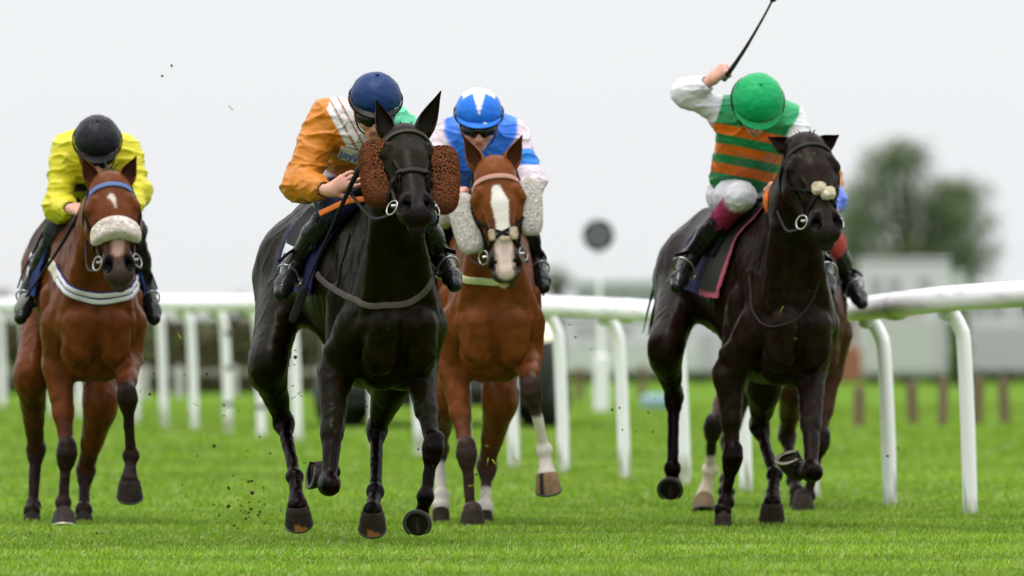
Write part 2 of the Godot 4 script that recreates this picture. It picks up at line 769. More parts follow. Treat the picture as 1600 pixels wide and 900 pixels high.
func fleece(m: Mesher, c: Vector3, bs: Basis, half: Vector3, tufts: int, len_: float, col: Color, bend := Vector3.ZERO) -> void:
	# a rounded pad of wool: a lumpy body and many short curled locks
	var lump := noise(9, 28.0, 3)
	var rows := []
	var cols := []
	var nv := 26
	var nu := 36
	for v in nv + 1:
		var row := []
		var cr := []
		var th := clampf(PI * v / nv, 0.03, PI - 0.03)
		for u in nu:
			var ph := TAU * u / nu
			var q := Vector3(_sq(sin(th), 0.55) * _sq(cos(ph), 0.55), _sq(cos(th), 0.55), _sq(sin(th), 0.55) * _sq(sin(ph), 0.55))
			var p := q * half
			var f := lump.get_noise_3dv(c + p)
			row.append(c + bs * (p * (1.0 + 0.10 * f)) + bend * pow(p.x / half.x, 2.0))
			cr.append(col * (0.95 + 0.3 * f))
		rows.append(row)
		cols.append(cr)
	m.grid(rows, cols, true)
	for k in tufts:
		var q := Vector3(rng.randf_range(-1, 1), rng.randf_range(-1, 1), rng.randf_range(-1, 1))
		q = q / pow(pow(absf(q.x), 3.6) + pow(absf(q.y), 3.6) + pow(absf(q.z), 3.6) + 1e-6, 1.0 / 3.6)
		var p := c + bs * (q * half * 0.97) + bend * pow(q.x, 2.0)
		var n := (bs * Vector3(q.x / half.x, q.y / half.y, q.z / half.z)).normalized()
		var v := (n + Vector3(rng.randf_range(-1, 1), rng.randf_range(-1.4, 0.6), rng.randf_range(-1, 1)) * 0.75).normalized()
		var side := v.cross(Vector3(rng.randf_range(-1, 1), rng.randf_range(-1, 1), rng.randf_range(-1, 1))).normalized() * len_ * 0.22
		var cc := col * rng.randf_range(0.88, 1.10)
		var mid := p + v * len_ * 0.55 + side * 0.2
		var tip := p + v * len_ * 0.9 + Vector3(0, -len_ * 0.3, 0)
		var w := v.cross(side).normalized() * len_ * 0.2
		m.tri(p - side, p + side, mid + side * 0.8, cc)
		m.tri(p - side, mid + side * 0.8, mid - side * 0.8, cc)
		m.tri(mid - side * 0.8, mid + side * 0.8, tip, cc)
		m.tri(p - w, p + w, mid + w * 0.8, cc)
		m.tri(p - w, mid + w * 0.8, mid - w * 0.8, cc)
		m.tri(mid - w * 0.8, mid + w * 0.8, tip, cc)

func _sq(x: float, e: float) -> float:
	return signf(x) * pow(absf(x), e)


# ---------------------------------------------------------------- horses

# Places are pixels of the photograph and metres behind the rider's own distance d0.
# Legs: fr fl hr hl = fore and hind, on the viewer's left (r) and right (l): elbow or stifle, knee or hock, fetlock, middle of the hoof's sole,
# then the way the sole faces and the way the toe points.
var HORSES := [
	{
		"key": "A", "d0": 50.8, "sh": [596, 458], "hip": [482, 425], "coat": Color(0.0078, 0.0048, 0.0034), "dark": Color(0.0040, 0.0028, 0.0024), "muzzle": Color(0.0095, 0.0070, 0.0062),
		"poll": [634, 196, -0.45], "nose": [653, 338], "yaw": 0.16, "ears": [[605, 199, 588, 156], [664, 195, 689, 142]],
		"fr": [[525, 580, 0.25], [514, 757, -0.10], [505, 745, 0.15], [487, 742, 0.23], Vector3(-0.75, 0.1, 0.25), Vector3(-0.1, -0.9, -0.2)],
		"fl": [[654, 570, 0.25], [677, 700, -0.15], [665, 776, -0.20], [652, 818, -0.20], Vector3(-0.12, -0.35, 0.92), Vector3(-0.1, 0.93, 0.36)],
		"hr": [[418, 570, 0.95], [443, 660, 1.15], [461, 745, 0.85], [467, 818, 0.75], Vector3(0.05, -0.80, -0.58), Vector3(0.05, -0.5, 0.86)],
		"hl": [[613, 590, 0.95], [589, 672, 1.15], [587, 768, 0.85], [582, 826, 0.75], Vector3(0.0, -0.80, -0.58), Vector3(-0.05, -0.5, 0.86)],
	},
	{
		"key": "B", "d0": 55.4, "sh": [143, 458], "hip": [118, 432], "coat": Color(0.110, 0.0315, 0.0090), "dark": Color(0.020, 0.0115, 0.0095), "muzzle": Color(0.05, 0.032, 0.028),
		"poll": [171, 274, -0.45], "nose": [187, 432], "yaw": 0.05, "ears": [[142, 281, 128, 245], [200, 280, 213, 244]],
		"fr": [[92, 570, 0.25], [104, 708, 0.10], [99, 785, 0.10], [100, 824, 0.02], Vector3(0.02, -0.92, 0.38), Vector3(0, 0.38, 0.92)],
		"fl": [[196, 560, 0.22], [199, 622, -0.22], [205, 712, -0.08], [203, 776, -0.10], Vector3(0, -0.86, -0.50), Vector3(0.05, -0.5, 0.86)],
		"hr": [[49, 586, 1.0], [56, 702, 1.35], [52, 790, 1.25], [50, 823, 1.2], Vector3(0, -1, 0), Vector3(0, 0, 1)],
		"hl": [[157, 630, 1.0], [134, 735, 1.3], [130, 800, 1.2], [131, 823, 1.15], Vector3(0, -1, 0), Vector3(0, 0, 1)],
	},
	{
		"key": "C", "d0": 55.2, "sh": [765, 458], "hip": [735, 432], "coat": Color(0.150, 0.0450, 0.0120), "dark": Color(0.045, 0.026, 0.022), "muzzle": Color(0.05, 0.035, 0.03),
		"poll": [773, 256, -0.45], "nose": [792, 440], "yaw": 0.04, "ears": [[744, 261, 724, 212], [804, 258, 816, 211]],
		"fr": [[708, 570, 0.25], [729, 708, 0.05], [736, 800, 0.08], [738, 825, 0.02], Vector3(0, -0.97, -0.22), Vector3(0, -0.22, 0.97)],
		"fl": [[822, 555, 0.22], [830, 610, -0.22], [851, 703, -0.08], [857, 766, -0.08], Vector3(0.1, -0.92, -0.36), Vector3(0.05, -0.36, 0.92)],
		"hr": [[690, 620, 1.0], [686, 700, 1.35], [689, 775, 1.2], [689, 815, 1.15], Vector3(0, -1, 0), Vector3(0, 0, 1)],
		"hl": [[781, 625, 1.0], [761, 728, 1.3], [758, 797, 1.2], [757, 820, 1.15], Vector3(0, -1, 0), Vector3(0, 0, 1)],
	},
	{
		"key": "D", "d0": 55.0, "sh": [1216, 462], "hip": [1101, 430], "coat": Color(0.0140, 0.0078, 0.0046), "dark": Color(0.0048, 0.0034, 0.0030), "muzzle": Color(0.016, 0.012, 0.011),
		"poll": [1262, 212, -0.45], "nose": [1294, 366], "yaw": 0.22, "ears": [[1236, 222, 1200, 214], [1290, 218, 1311, 211]],
		"fr": [[1140, 585, 0.25], [1144, 715, 0.20], [1134, 785, 0.22], [1130, 823, 0.20], Vector3(0, -0.98, -0.2), Vector3(0, -0.2, 0.98)],
		"fl": [[1266, 575, 0.25], [1268, 737, -0.15], [1250, 735, 0.10], [1232, 716, 0.18], Vector3(-0.25, 0.75, 0.35), Vector3(-0.5, -0.55, -0.3)],
		"hr": [[1040, 545, 0.95], [1053, 620, 1.15], [1051, 732, 1.05], [1047, 765, 1.0], Vector3(-0.1, -0.45, 0.88), Vector3(-0.1, 0.88, 0.45)],
		"hl": [[1194, 600, 0.95], [1187, 668, 1.15], [1210, 742, 0.9], [1206, 811, 0.8], Vector3(0, -0.82, -0.55), Vector3(-0.05, -0.5, 0.86)],
	},
	{
		"key": "E", "d0": 59.3, "sh": [1249, 478], "hip": [1205, 450], "coat": Color(0.055, 0.021, 0.012), "dark": Color(0.016, 0.011, 0.010), "muzzle": Color(0.03, 0.022, 0.02),
		"poll": [1258, 262, -0.42], "nose": [1262, 395], "yaw": 0.0, "ears": [[1236, 268, 1232, 240], [1278, 266, 1282, 238]],
		"fr": [[1150, 590, 0.25], [1114, 668, -0.10], [1109, 735, 0.05], [1100, 798, 0.0], Vector3(0, -0.9, 0.42), Vector3(0, 0.42, 0.9)],
		"fl": [[1292, 580, 0.25], [1282, 690, 0.10], [1262, 775, 0.15], [1255, 802, 0.10], Vector3(0, -1, 0), Vector3(0, 0, 1)],
		"hr": [[1150, 610, 1.0], [1140, 690, 1.3], [1135, 750, 1.1], [1135, 792, 1.0], Vector3(0, -1, 0), Vector3(0, 0, 1)],
		"hl": [[1240, 600, 1.0], [1230, 680, 1.3], [1240, 750, 1.1], [1246, 792, 1.0], Vector3(0, -1, 0), Vector3(0, 0, 1)],
	},
]

func J(s: Dictionary, q: Array) -> Vector3:
	return W(s.d0, q[0], q[1], q[2] if q.size() > 2 else 0.0)

func riders_and_horses_plan() -> void:
	for s in HORSES:
		plan_horse(s)
		plan_rider(s)

func frame(s: Dictionary) -> void:
	var a := W(s.d0, s.sh[0], s.sh[1], 0.35)
	var b := W(s.d0, s.hip[0], s.hip[1], 1.55)
	s.o = a
	s.back = (b - a).normalized()
	s.L = (s.back as Vector3).cross(Vector3.UP).normalized()
	s.U = (s.L as Vector3).cross(s.back).normalized()
	var P := W(s.d0, s.poll[0], s.poll[1], s.poll[2])
	var flat := W(s.d0, s.nose[0], s.nose[1], s.poll[2]) - P
	s.len = 0.575
	var dz := sqrt(maxf(0.01, s.len * s.len - flat.length_squared()))
	var N := W(s.d0, s.nose[0], s.nose[1], s.poll[2] - dz)
	s.P = P
	s.A = (N - P).normalized()
	var L := Vector3(cos(s.yaw), 0, -sin(s.yaw))
	s.hL = (L - (s.A as Vector3) * L.dot(s.A)).normalized()
	s.hF = (s.A as Vector3).cross(s.hL).normalized()

func B(s: Dictionary, l: float, u: float, z: float) -> Vector3:
	return (s.o as Vector3) + (s.L as Vector3) * l + (s.U as Vector3) * u + (s.back as Vector3) * (z - 0.35)

func Hd(s: Dictionary, l: float, t: float, f: float) -> Vector3:
	return (s.P as Vector3) + (s.hL as Vector3) * (l * 1.19) + (s.A as Vector3) * (t * s.len) + (s.hF as Vector3) * f

func hoof_frame(s: Dictionary, q: Array) -> Array:
	# middle of the sole, down, toe, side, middle of the coronet
	var c := J(s, q[3])
	var a: Vector3 = (q[4] as Vector3).normalized()
	var t: Vector3 = q[5]
	t = (t - a * t.dot(a)).normalized()
	return [c, a, t, a.cross(t).normalized(), c - a * 0.086 - t * 0.026]

func plan_horse(s: Dictionary) -> void:
	frame(s)
	var coat: Color = s.coat
	var dark: Color = s.dark
	var L: Vector3 = s.L
	var f := Field.new()
	f.h = 0.0100
	f.mottle = 0.40
	f.mud = 0.30
	# trunk
	f.add(B(s, 0, -0.03, 0.18), B(s, 0, 0.0, 0.62), 0.225, 0.275, coat, 0.07, L, 0.84, 1.36)
	f.add(B(s, 0, 0.0, 0.62), B(s, 0, 0.03, 1.15), 0.275, 0.255, coat, 0.08, L, 0.98, 1.18)
	f.add(B(s, 0, 0.06, 1.15), B(s, 0, 0.08, 1.55), 0.24, 0.215, coat, 0.08, L, 0.96, 1.10)
	f.add(B(s, 0, 0.33, 0.40), B(s, 0, 0.27, 0.85), 0.06, 0.07, coat, 0.10, L, 0.8, 1.2)
	f.add(B(s, 0, 0.24, 0.95), B(s, 0, 0.27, 1.45), 0.08, 0.09, coat, 0.10)
	for e in [-1.0, 1.0]:
		f.ball(B(s, 0.10 * e, 0.05, 1.50), 0.182, coat, 0.07)
		f.ball(B(s, 0.10 * e, -0.02, 1.68), 0.14, coat, 0.08)
		# shoulder, point of shoulder, breast muscles
		f.add(B(s, 0.14 * e, 0.22, 0.42), B(s, 0.168 * e, -0.10, 0.13), 0.080, 0.088, coat, 0.035, L, 0.7, 1.2)
		f.add(B(s, 0.185 * e, -0.02, 0.36), B(s, 0.185 * e, -0.20, 0.34), 0.078, 0.078, coat, 0.03)
		f.add(B(s, 0.085 * e, -0.12, 0.0), B(s, 0.095 * e, -0.27, 0.02), 0.092, 0.090, coat, 0.03, L, 0.95, 1.0)
		f.cut(B(s, 0.006 * e, -0.12, -0.10), B(s, 0.006 * e, -0.34, -0.07), 0.010, 0.014, coat * 0.9, 0.04)
		f.cut(B(s, 0.215 * e, -0.22, 0.02), B(s, 0.10 * e, -0.395, -0.06), 0.018, 0.014, coat * 0.9, 0.035)
		f.add(B(s, 0.05 * e, -0.34, 0.16), B(s, 0.07 * e, -0.36, 0.42), 0.10, 0.09, coat, 0.03)
	f.add(B(s, 0, -0.12, 0.05), B(s, 0, -0.33, 0.12), 0.07, 0.07, coat, 0.05)
	# neck
	var n0 := B(s, 0, 0.14, 0.30)
	var n2 := Hd(s, 0, 0.13, -0.115)
	var n1 := n0.lerp(n2, 0.52) + (s.U as Vector3) * 0.03
	f.add(n0, n1, 0.235, 0.15, coat, 0.09, L, 0.72, 1.2)
	f.add(n1, n2, 0.15, 0.10, coat, 0.05, L, 0.86, 1.15)
	for e in [-1.0, 1.0]:
		f.add(n1 + L * 0.05 * e + Vector3(0, -0.07, 0.03), B(s, 0.10 * e, -0.02, 0.08), 0.06, 0.09, coat, 0.05)
	# legs
	for key in ["fr", "fl"]:
		var q: Array = s[key]
		var e := -1.0 if key == "fr" else 1.0
		var E := J(s, q[0])
		var K := J(s, q[1])
		var T := J(s, q[2])
		var hf := hoof_frame(s, q)
		var arm: Color = coat
		var top := B(s, 0.165 * e, -0.14, 0.17)
		f.add(top, E, 0.105, 0.080, arm, 0.035)
		f.add(E, E.lerp(K, 0.55), 0.078, 0.052, arm, 0.04)
		f.add(E.lerp(K, 0.02) + L * 0.026 * e + Vector3(0, 0, 0.030), E.lerp(K, 0.50) + L * 0.006 * e + Vector3(0, 0, 0.012), 0.058, 0.030, arm, 0.012)
		f.add(E.lerp(K, 0.05) - L * 0.030 * e + Vector3(0, 0, 0.015), E.lerp(K, 0.45) - L * 0.010 * e, 0.050, 0.026, arm, 0.012)
		# muscle from the shoulder blade to the elbow, and from the neck to the arm
		f.add(B(s, 0.165 * e, 0.02, 0.48), E + Vector3(0, 0.06, -0.02), 0.062, 0.050, arm, 0.014)
		f.add(n1 + L * 0.075 * e + Vector3(0, -0.10, 0.05), B(s, 0.135 * e, -0.10, 0.04), 0.050, 0.060, arm, 0.014)
		f.add(B(s, 0.135 * e, -0.12, 0.03), E + Vector3(0, 0.10, 0.05), 0.066, 0.055, arm, 0.014)
		f.add(E.lerp(K, 0.52), E.lerp(K, 0.93), 0.046, 0.034, arm.lerp(dark, 0.45), 0.025)
		lower_leg(f, K, T, hf, dark, 0.053, 0.0255)
		s[key + "_white"] = null
	for key in ["hr", "hl"]:
		var q: Array = s[key]
		var e := -1.0 if key == "hr" else 1.0
		var St := J(s, q[0])
		var K := J(s, q[1])
		var T := J(s, q[2])
		var hf := hoof_frame(s, q)
		var top := B(s, 0.13 * e, 0.0, 1.52)
		f.add(top, St, 0.185, 0.115, coat, 0.07, L, 0.70, 1.15)
		f.add(B(s, 0.13 * e, -0.05, 1.68), St.lerp(K, 0.35) + Vector3(0, 0, -0.06), 0.14, 0.075, coat, 0.06, L, 0.75, 1.0)
		f.add(St, St.lerp(K, 0.6), 0.098, 0.052, coat.lerp(dark, 0.3) if key == "hr" else coat, 0.05, L, 0.82, 1.1)
		f.add(St.lerp(K, 0.6), K, 0.052, 0.040, coat.lerp(dark, 0.6), 0.03)
		f.add(K + Vector3(0, 0.07, -0.055), K + Vector3(0, -0.01, -0.02), 0.026, 0.036, coat.lerp(dark, 0.6), 0.03)
		lower_leg(f, K, T, hf, dark, 0.050, 0.0275)
	if s.key == "C":
		var white := Color(0.62, 0.56, 0.50)
		var q: Array = s.fl
		var hf := hoof_frame(s, q)
		f.paint(J(s, q[1]).lerp(J(s, q[2]), 0.60), hf[0], 0.07, 0.12, white, 0.015)
		q = s.hl
		f.paint(J(s, q[1]).lerp(J(s, q[2]), 0.78), J(s, q[3]), 0.07, 0.12, white, 0.015)
		q = s.hr
		f.paint(J(s, q[1]).lerp(J(s, q[2]), 0.55), J(s, q[3]), 0.07, 0.12, white, 0.015)
	if s.key == "E":
		var q: Array = s.fr
		f.paint(J(s, q[1]).lerp(J(s, q[2]), 0.85), J(s, q[3]), 0.07, 0.12, Color(0.5, 0.42, 0.33), 0.015)
	f.fold = noise(17, 6.2, 2)
	f.fold_size = 0.0034
	f.fold_sharp = 1.5
	f.fold_stretch = Vector3(1.0, 0.55, 1.0)
	s.body = f
	jobs.append(f)
	s.head = plan_head(s)
	jobs.append(s.head)

func lower_leg(f: Field, K: Vector3, T: Vector3, hf: Array, c: Color, knee: float, can: float) -> void:
	var ax := (T - K).normalized()
	f.ball(K, knee, c, 0.02)
	f.add(K - ax * 0.038, K + ax * 0.040, knee * 0.90, knee * 0.84, c, 0.012)
	f.ball(K + Vector3(0, 0, 0.018), knee * 0.75, c, 0.010)
	f.add(K + ax * 0.03, T, can * 1.10, can * 0.95, c, 0.022)
	# tendons behind the cannon bone
	var behind := (Vector3(0, 0, -1) - ax * Vector3(0, 0, -1).dot(ax)).normalized()
	f.add(K + ax * 0.05 + behind * 0.022, T + behind * 0.018, can * 0.62, can * 0.7, c, 0.008)
	f.ball(T, 0.0425, c, 0.012)
	f.ball(T + behind * 0.024, 0.031, c, 0.012)
	f.add(T, (hf[4] as Vector3).lerp(T, 0.25), 0.030, 0.030, c, 0.015)
	f.add((hf[4] as Vector3).lerp(T, 0.3), hf[4], 0.034, 0.047, c, 0.012)

func plan_head(s: Dictionary) -> Field:
	var coat: Color = s.coat
	var dark: Color = s.dark
	var mz: Color = s.muzzle
	var L: Vector3 = s.hL
	var f := Field.new()
	f.h = 0.0065
	f.mottle = 0.2
	var face: Color = coat.lerp(mz, 0.35)
	f.add(Hd(s, 0, 0.08, -0.085), Hd(s, 0, 0.34, -0.07), 0.092, 0.098, coat, 0.03, L, 1.02, 1.0)
	f.add(Hd(s, 0, 0.12, -0.04), Hd(s, 0, 0.42, -0.035), 0.062, 0.066, coat, 0.03, L, 1.25, 0.9)
	f.add(Hd(s, 0, 0.36, -0.045), Hd(s, 0, 0.84, -0.03), 0.070, 0.050, face, 0.03, L, 0.98, 1.0)
	f.add(Hd(s, 0, 0.5, 0.004), Hd(s, 0, 0.80, 0.006), 0.026, 0.020, face, 0.03, L, 1.5, 0.8)
	for e in [-1.0, 1.0]:
		# brow, cheekbone, jowl, jaw
		f.add(Hd(s, 0.078 * e, 0.24, -0.012), Hd(s, 0.098 * e, 0.31, -0.022), 0.030, 0.024, coat, 0.018)
		f.add(Hd(s, 0.092 * e, 0.36, -0.045), Hd(s, 0.055 * e, 0.62, -0.04), 0.020, 0.014, coat.lerp(face, 0.4), 0.02)
		f.add(Hd(s, 0.056 * e, 0.20, -0.14), Hd(s, 0.058 * e, 0.42, -0.13), 0.062, 0.068, coat, 0.03)
		f.add(Hd(s, 0.05 * e, 0.45, -0.13), Hd(s, 0.030 * e, 0.88, -0.085), 0.055, 0.032, face, 0.03)
		# veins of the face
		f.add(Hd(s, 0.070 * e, 0.42, 0.012), Hd(s, 0.052 * e, 0.56, 0.022), 0.005, 0.005, face, 0.005)
		f.add(Hd(s, 0.052 * e, 0.56, 0.022), Hd(s, 0.060 * e, 0.72, 0.004), 0.005, 0.004, face, 0.005)
		f.add(Hd(s, 0.056 * e, 0.57, 0.018), Hd(s, 0.078 * e, 0.66, -0.03), 0.005, 0.004, face, 0.005)
		# nostril wings and lips
		f.add(Hd(s, 0.040 * e, 0.80, -0.004), Hd(s, 0.048 * e, 0.895, -0.004), 0.024, 0.027, mz, 0.015)
		f.add(Hd(s, 0.020 * e, 0.86, 0.012), Hd(s, 0.030 * e, 0.93, 0.012), 0.018, 0.018, mz, 0.015)
		f.ball(Hd(s, 0.028 * e, 0.965, -0.02), 0.034, mz, 0.02)
		f.cut(Hd(s, 0.041 * e, 0.845, 0.042), Hd(s, 0.055 * e, 0.925, 0.028), 0.024, 0.033, Color(0.003, 0.002, 0.002), 0.006)
		f.cut(Hd(s, 0.050 * e, 0.885, 0.03), Hd(s, 0.035 * e, 0.87, -0.01), 0.012, 0.008, Color(0.003, 0.002, 0.002), 0.006)
		# hollow above the eye
		f.cut(Hd(s, 0.105 * e, 0.20, 0.018), Hd(s, 0.108 * e, 0.23, 0.014), 0.022, 0.02, coat * 0.8, 0.015)
	f.add(Hd(s, 0, 0.82, -0.035), Hd(s, 0, 0.95, -0.022), 0.052, 0.050, mz, 0.025, L, 1.15, 0.95)
	f.ball(Hd(s, 0, 0.985, -0.03), 0.036, mz, 0.02, L, 1.25, 0.95)
	f.add(Hd(s, 0, 0.93, -0.082), Hd(s, 0, 1.035, -0.066), 0.036, 0.032, mz, 0.008, L, 1.15, 0.9)
	f.cut(Hd(s, -0.05, 0.985, -0.052), Hd(s, 0.05, 0.985, -0.052), 0.005, 0.005, Color(0.006, 0.004, 0.004), 0.006)
	for q in f.bones:
		q[2] *= 1.15
		q[3] *= 1.15
	if s.key == "C":
		var white := Color(0.70, 0.65, 0.60)
		var pink := Color(0.56, 0.37, 0.33)
		f.paint(Hd(s, -0.005, 0.24, 0.04), Hd(s, 0.003, 0.36, 0.045), 0.024, 0.044, white, 0.006)
		f.paint(Hd(s, 0.003, 0.36, 0.045), Hd(s, 0.006, 0.54, 0.042), 0.044, 0.034, white, 0.006)
		f.paint(Hd(s, 0.006, 0.54, 0.042), Hd(s, 0.004, 0.72, 0.03), 0.034, 0.046, white, 0.006)
		f.paint(Hd(s, 0.0, 0.74, 0.01), Hd(s, 0.0, 0.95, 0.02), 0.045, 0.052, pink.lerp(white, 0.35), 0.01)
		f.paint(Hd(s, -0.01, 1.03, -0.04), Hd(s, -0.02, 1.06, -0.06), 0.03, 0.03, pink, 0.01)
		for e in [-1.0, 1.0]:
			f.paint(Hd(s, 0.052 * e, 0.88, 0.04), Hd(s, 0.056 * e, 0.95, 0.03), 0.026, 0.030, Color(0.06, 0.045, 0.04), 0.010)
		f.paint(Hd(s, 0.035, 0.96, 0.01), Hd(s, 0.03, 1.04, -0.03), 0.018, 0.022, Color(0.05, 0.04, 0.04), 0.01)
	if s.key == "B":
		f.paint(Hd(s, -0.004, 0.245, 0.045), Hd(s, 0.004, 0.27, 0.045), 0.018, 0.012, Color(0.5, 0.42, 0.38), 0.008)
		f.paint(Hd(s, 0.004, 0.27, 0.045), Hd(s, 0.010, 0.36, 0.045), 0.010, 0.004, Color(0.5, 0.42, 0.38), 0.008)
		f.paint(Hd(s, 0.01, 0.66, 0.02), Hd(s, 0.0, 0.78, 0.03), 0.036, 0.028, Color(0.42, 0.26, 0.22), 0.015)
	if s.key == "A" or s.key == "D":
		f.paint(Hd(s, 0.0, 0.22, 0.03), Hd(s, 0.002, 0.235, 0.03), 0.007, 0.004, Color(0.12, 0.11, 0.11), 0.006)
		f.paint(Hd(s, 0, 1.0, -0.1), Hd(s, 0, 1.06, -0.08), 0.04, 0.04, mz * 1.5, 0.02)
	return f


func dress_horse(s: Dictionary) -> void:
	var label: Dictionary = {
		"A": "near black racehorse in front with brown sheepskin cheekpieces, all hooves off the turf",
		"B": "bay racehorse with thick white sheepskin noseband and small star, under the yellow rider",
		"C": "chestnut bay racehorse with a broad white blaze and white sheepskin cheekpieces",
		"D": "dark brown racehorse with flattened ears and a small fluffy cream nose pad",
		"E": "brown racehorse mostly hidden behind the dark brown horse of the green-capped rider",
	}
	var root := base("racehorse", Vector3(B(s, 0, 0, 0.7).x, 0, B(s, 0, 0, 0.7).z))
	tag(root, label[s.key], "horse", "racehorses galloping to the camera")
	var at := root.position
	var m := Mesher.new()
	m.field(s.body)
	m.field(s.head)
	put("body", moved(m, at), M.coat, root)
	# ears
	for k in 2:
		var q: Array = s.ears[k]
		var e := -1.0 if k == 0 else 1.0
		m = Mesher.new()
		var zb: float = -((s.P as Vector3).z) - s.d0 + 0.05
		var eb := W(s.d0, q[0], q[1], zb)
		eb = Hd(s, 0.054 * e, 0.05, -0.075)
		var tip := W(s.d0, q[2], q[3], zb + 0.02)
		ear(m, eb, tip, (s.hF as Vector3) + Vector3(0.25 * e, 0, 0.2), s.coat)
		put("ear", moved(m, at), M.coat, root)
	# eyes
	for e in [-1.0, 1.0]:
		m = Mesher.new()
		ball(m, Hd(s, 0.0985 * e, 0.312, -0.020), Vector3(0.021, 0.021, 0.021), Color.BLACK, 16)
		put("eye", moved(m, at), M.eye, root)
	# hooves
	for key in ["fr", "fl", "hr", "hl"]:
		m = Mesher.new()
		var shoe := Mesher.new()
		hoof(m, shoe, hoof_frame(s, s[key]), s.key, key, 0.72 if (key.begins_with("h") and s.key in ["B", "C", "E"]) or (s.key == "D" and key == "fr") else 1.0)
		var o := put("hoof", moved(m, at), M.horn, root)
		put("horseshoe", moved(shoe, at), M.bright_shoe if (s.key == "D" and key == "fl") or (s.key == "B" and key == "fr") else M.worn_shoe, o)
	# mane, forelock and tail
	m = Mesher.new()
	var hair := Color(0.006, 0.005, 0.005) if s.key != "C" else Color(0.03, 0.012, 0.006)
	if s.key == "D":
		hair_tuft(m, Hd(s, 0, 0.02, -0.06), (s.hL as Vector3) * 0.035, Vector3(-0.35, 0.75, 0.35), 0.085, 170, hair, 1.3, 0.45)
	elif s.key == "A":
		hair_tuft(m, Hd(s, 0.005, 0.0, -0.05), (s.hL as Vector3) * 0.03, Vector3(0, 0.6, 0.6), 0.06, 45, hair, 0.9, 0.7)
	else:
		hair_tuft(m, Hd(s, 0.0, 0.03, -0.05), (s.hL as Vector3) * 0.025, Vector3(0.1, 0.55, 0.7), 0.07, 60, hair, 1.2, 0.5)
	put("forelock", moved(m, at), M.hair, root)
	m = Mesher.new()
	var n0 := B(s, 0, 0.40, 0.42)
	var n1 := Hd(s, 0, 0.0, -0.15)
	for k in 22:
		var p: Vector3 = n0.lerp(n1, k / 21.0) + Vector3(0, 0.06 * sin(PI * k / 21.0), 0)
		p = (s.body as Field).snap(p, 0.0)
		hair_tuft(m, p, Vector3(0.01, 0, 0.02), Vector3(0.3, 0.5, -0.6), 0.12, 9, hair, 0.9, 0.5)
	put("mane", moved(m, at), M.hair, root)
	m = Mesher.new()
	for k in 60:
		var p := B(s, rng.randf_range(-0.035, 0.035), 0.16 + rng.randf_range(-0.02, 0.02), 1.80)
		var pts := [p]
		var v := (s.back as Vector3) * 0.7 + Vector3(rng.randf_range(-0.12, 0.12), -0.25 + rng.randf_range(-0.1, 0.1), 0)
		for i in 6:
			p += v.normalized() * 0.13
			pts.append(p)
			v += Vector3(0, -0.28, 0)
		tube(m, pts, [0.012, 0.014, 0.014, 0.012, 0.009, 0.006, 0.002], hair * rng.randf_range(0.8, 1.3), 5)
	put("tail", moved(m, at), M.hair, root)
	tack(s, root, at)

func ear(m: Mesher, b: Vector3, tip: Vector3, open: Vector3, col: Color) -> void:
	var ax := tip - b
	var n := 10
	open = (open - ax.normalized() * open.dot(ax.normalized())).normalized()
	var side := ax.normalized().cross(open).normalized()
	var prof := [0.036, 0.041, 0.046, 0.048, 0.047, 0.042, 0.035, 0.027, 0.018, 0.010, 0.003]
	var outer := []
	var inner := []
	for v in n + 1:
		var t := float(v) / n
		var w: float = prof[v]
		var c := b + ax * t - open * 0.012 * sin(PI * t)
		var turn := lerpf(PI * 0.97, PI * 0.60, minf(1.0, t * 2.2))
		var ro := []
		var ri := []
		for u in 15:
			var a := lerpf(-turn, turn, u / 14.0)
			var dir := -open * cos(a) + side * sin(a)
			ro.append(c + dir * w * Vector2(1.0, 0.72).dot(Vector2(absf(sin(a)), 1.0 - absf(sin(a)))))
			ri.append(c + dir * (w - 0.004) * Vector2(1.0, 0.66).dot(Vector2(absf(sin(a)), 1.0 - absf(sin(a)))))
		outer.append(ro)
		inner.append(ri)
	m.grid(outer, col)
	m.grid(inner, col.lerp(Color(0.02, 0.014, 0.012), 0.5), false, false, true)
	var ra := []
	var rb := []
	for v in n + 1:
		ra.append(outer[v][0])
		rb.append(inner[v][0])
	for v in range(n, -1, -1):
		ra.append(outer[v][14])
		rb.append(inner[v][14])
	m.grid([ra, rb], col * 0.8)

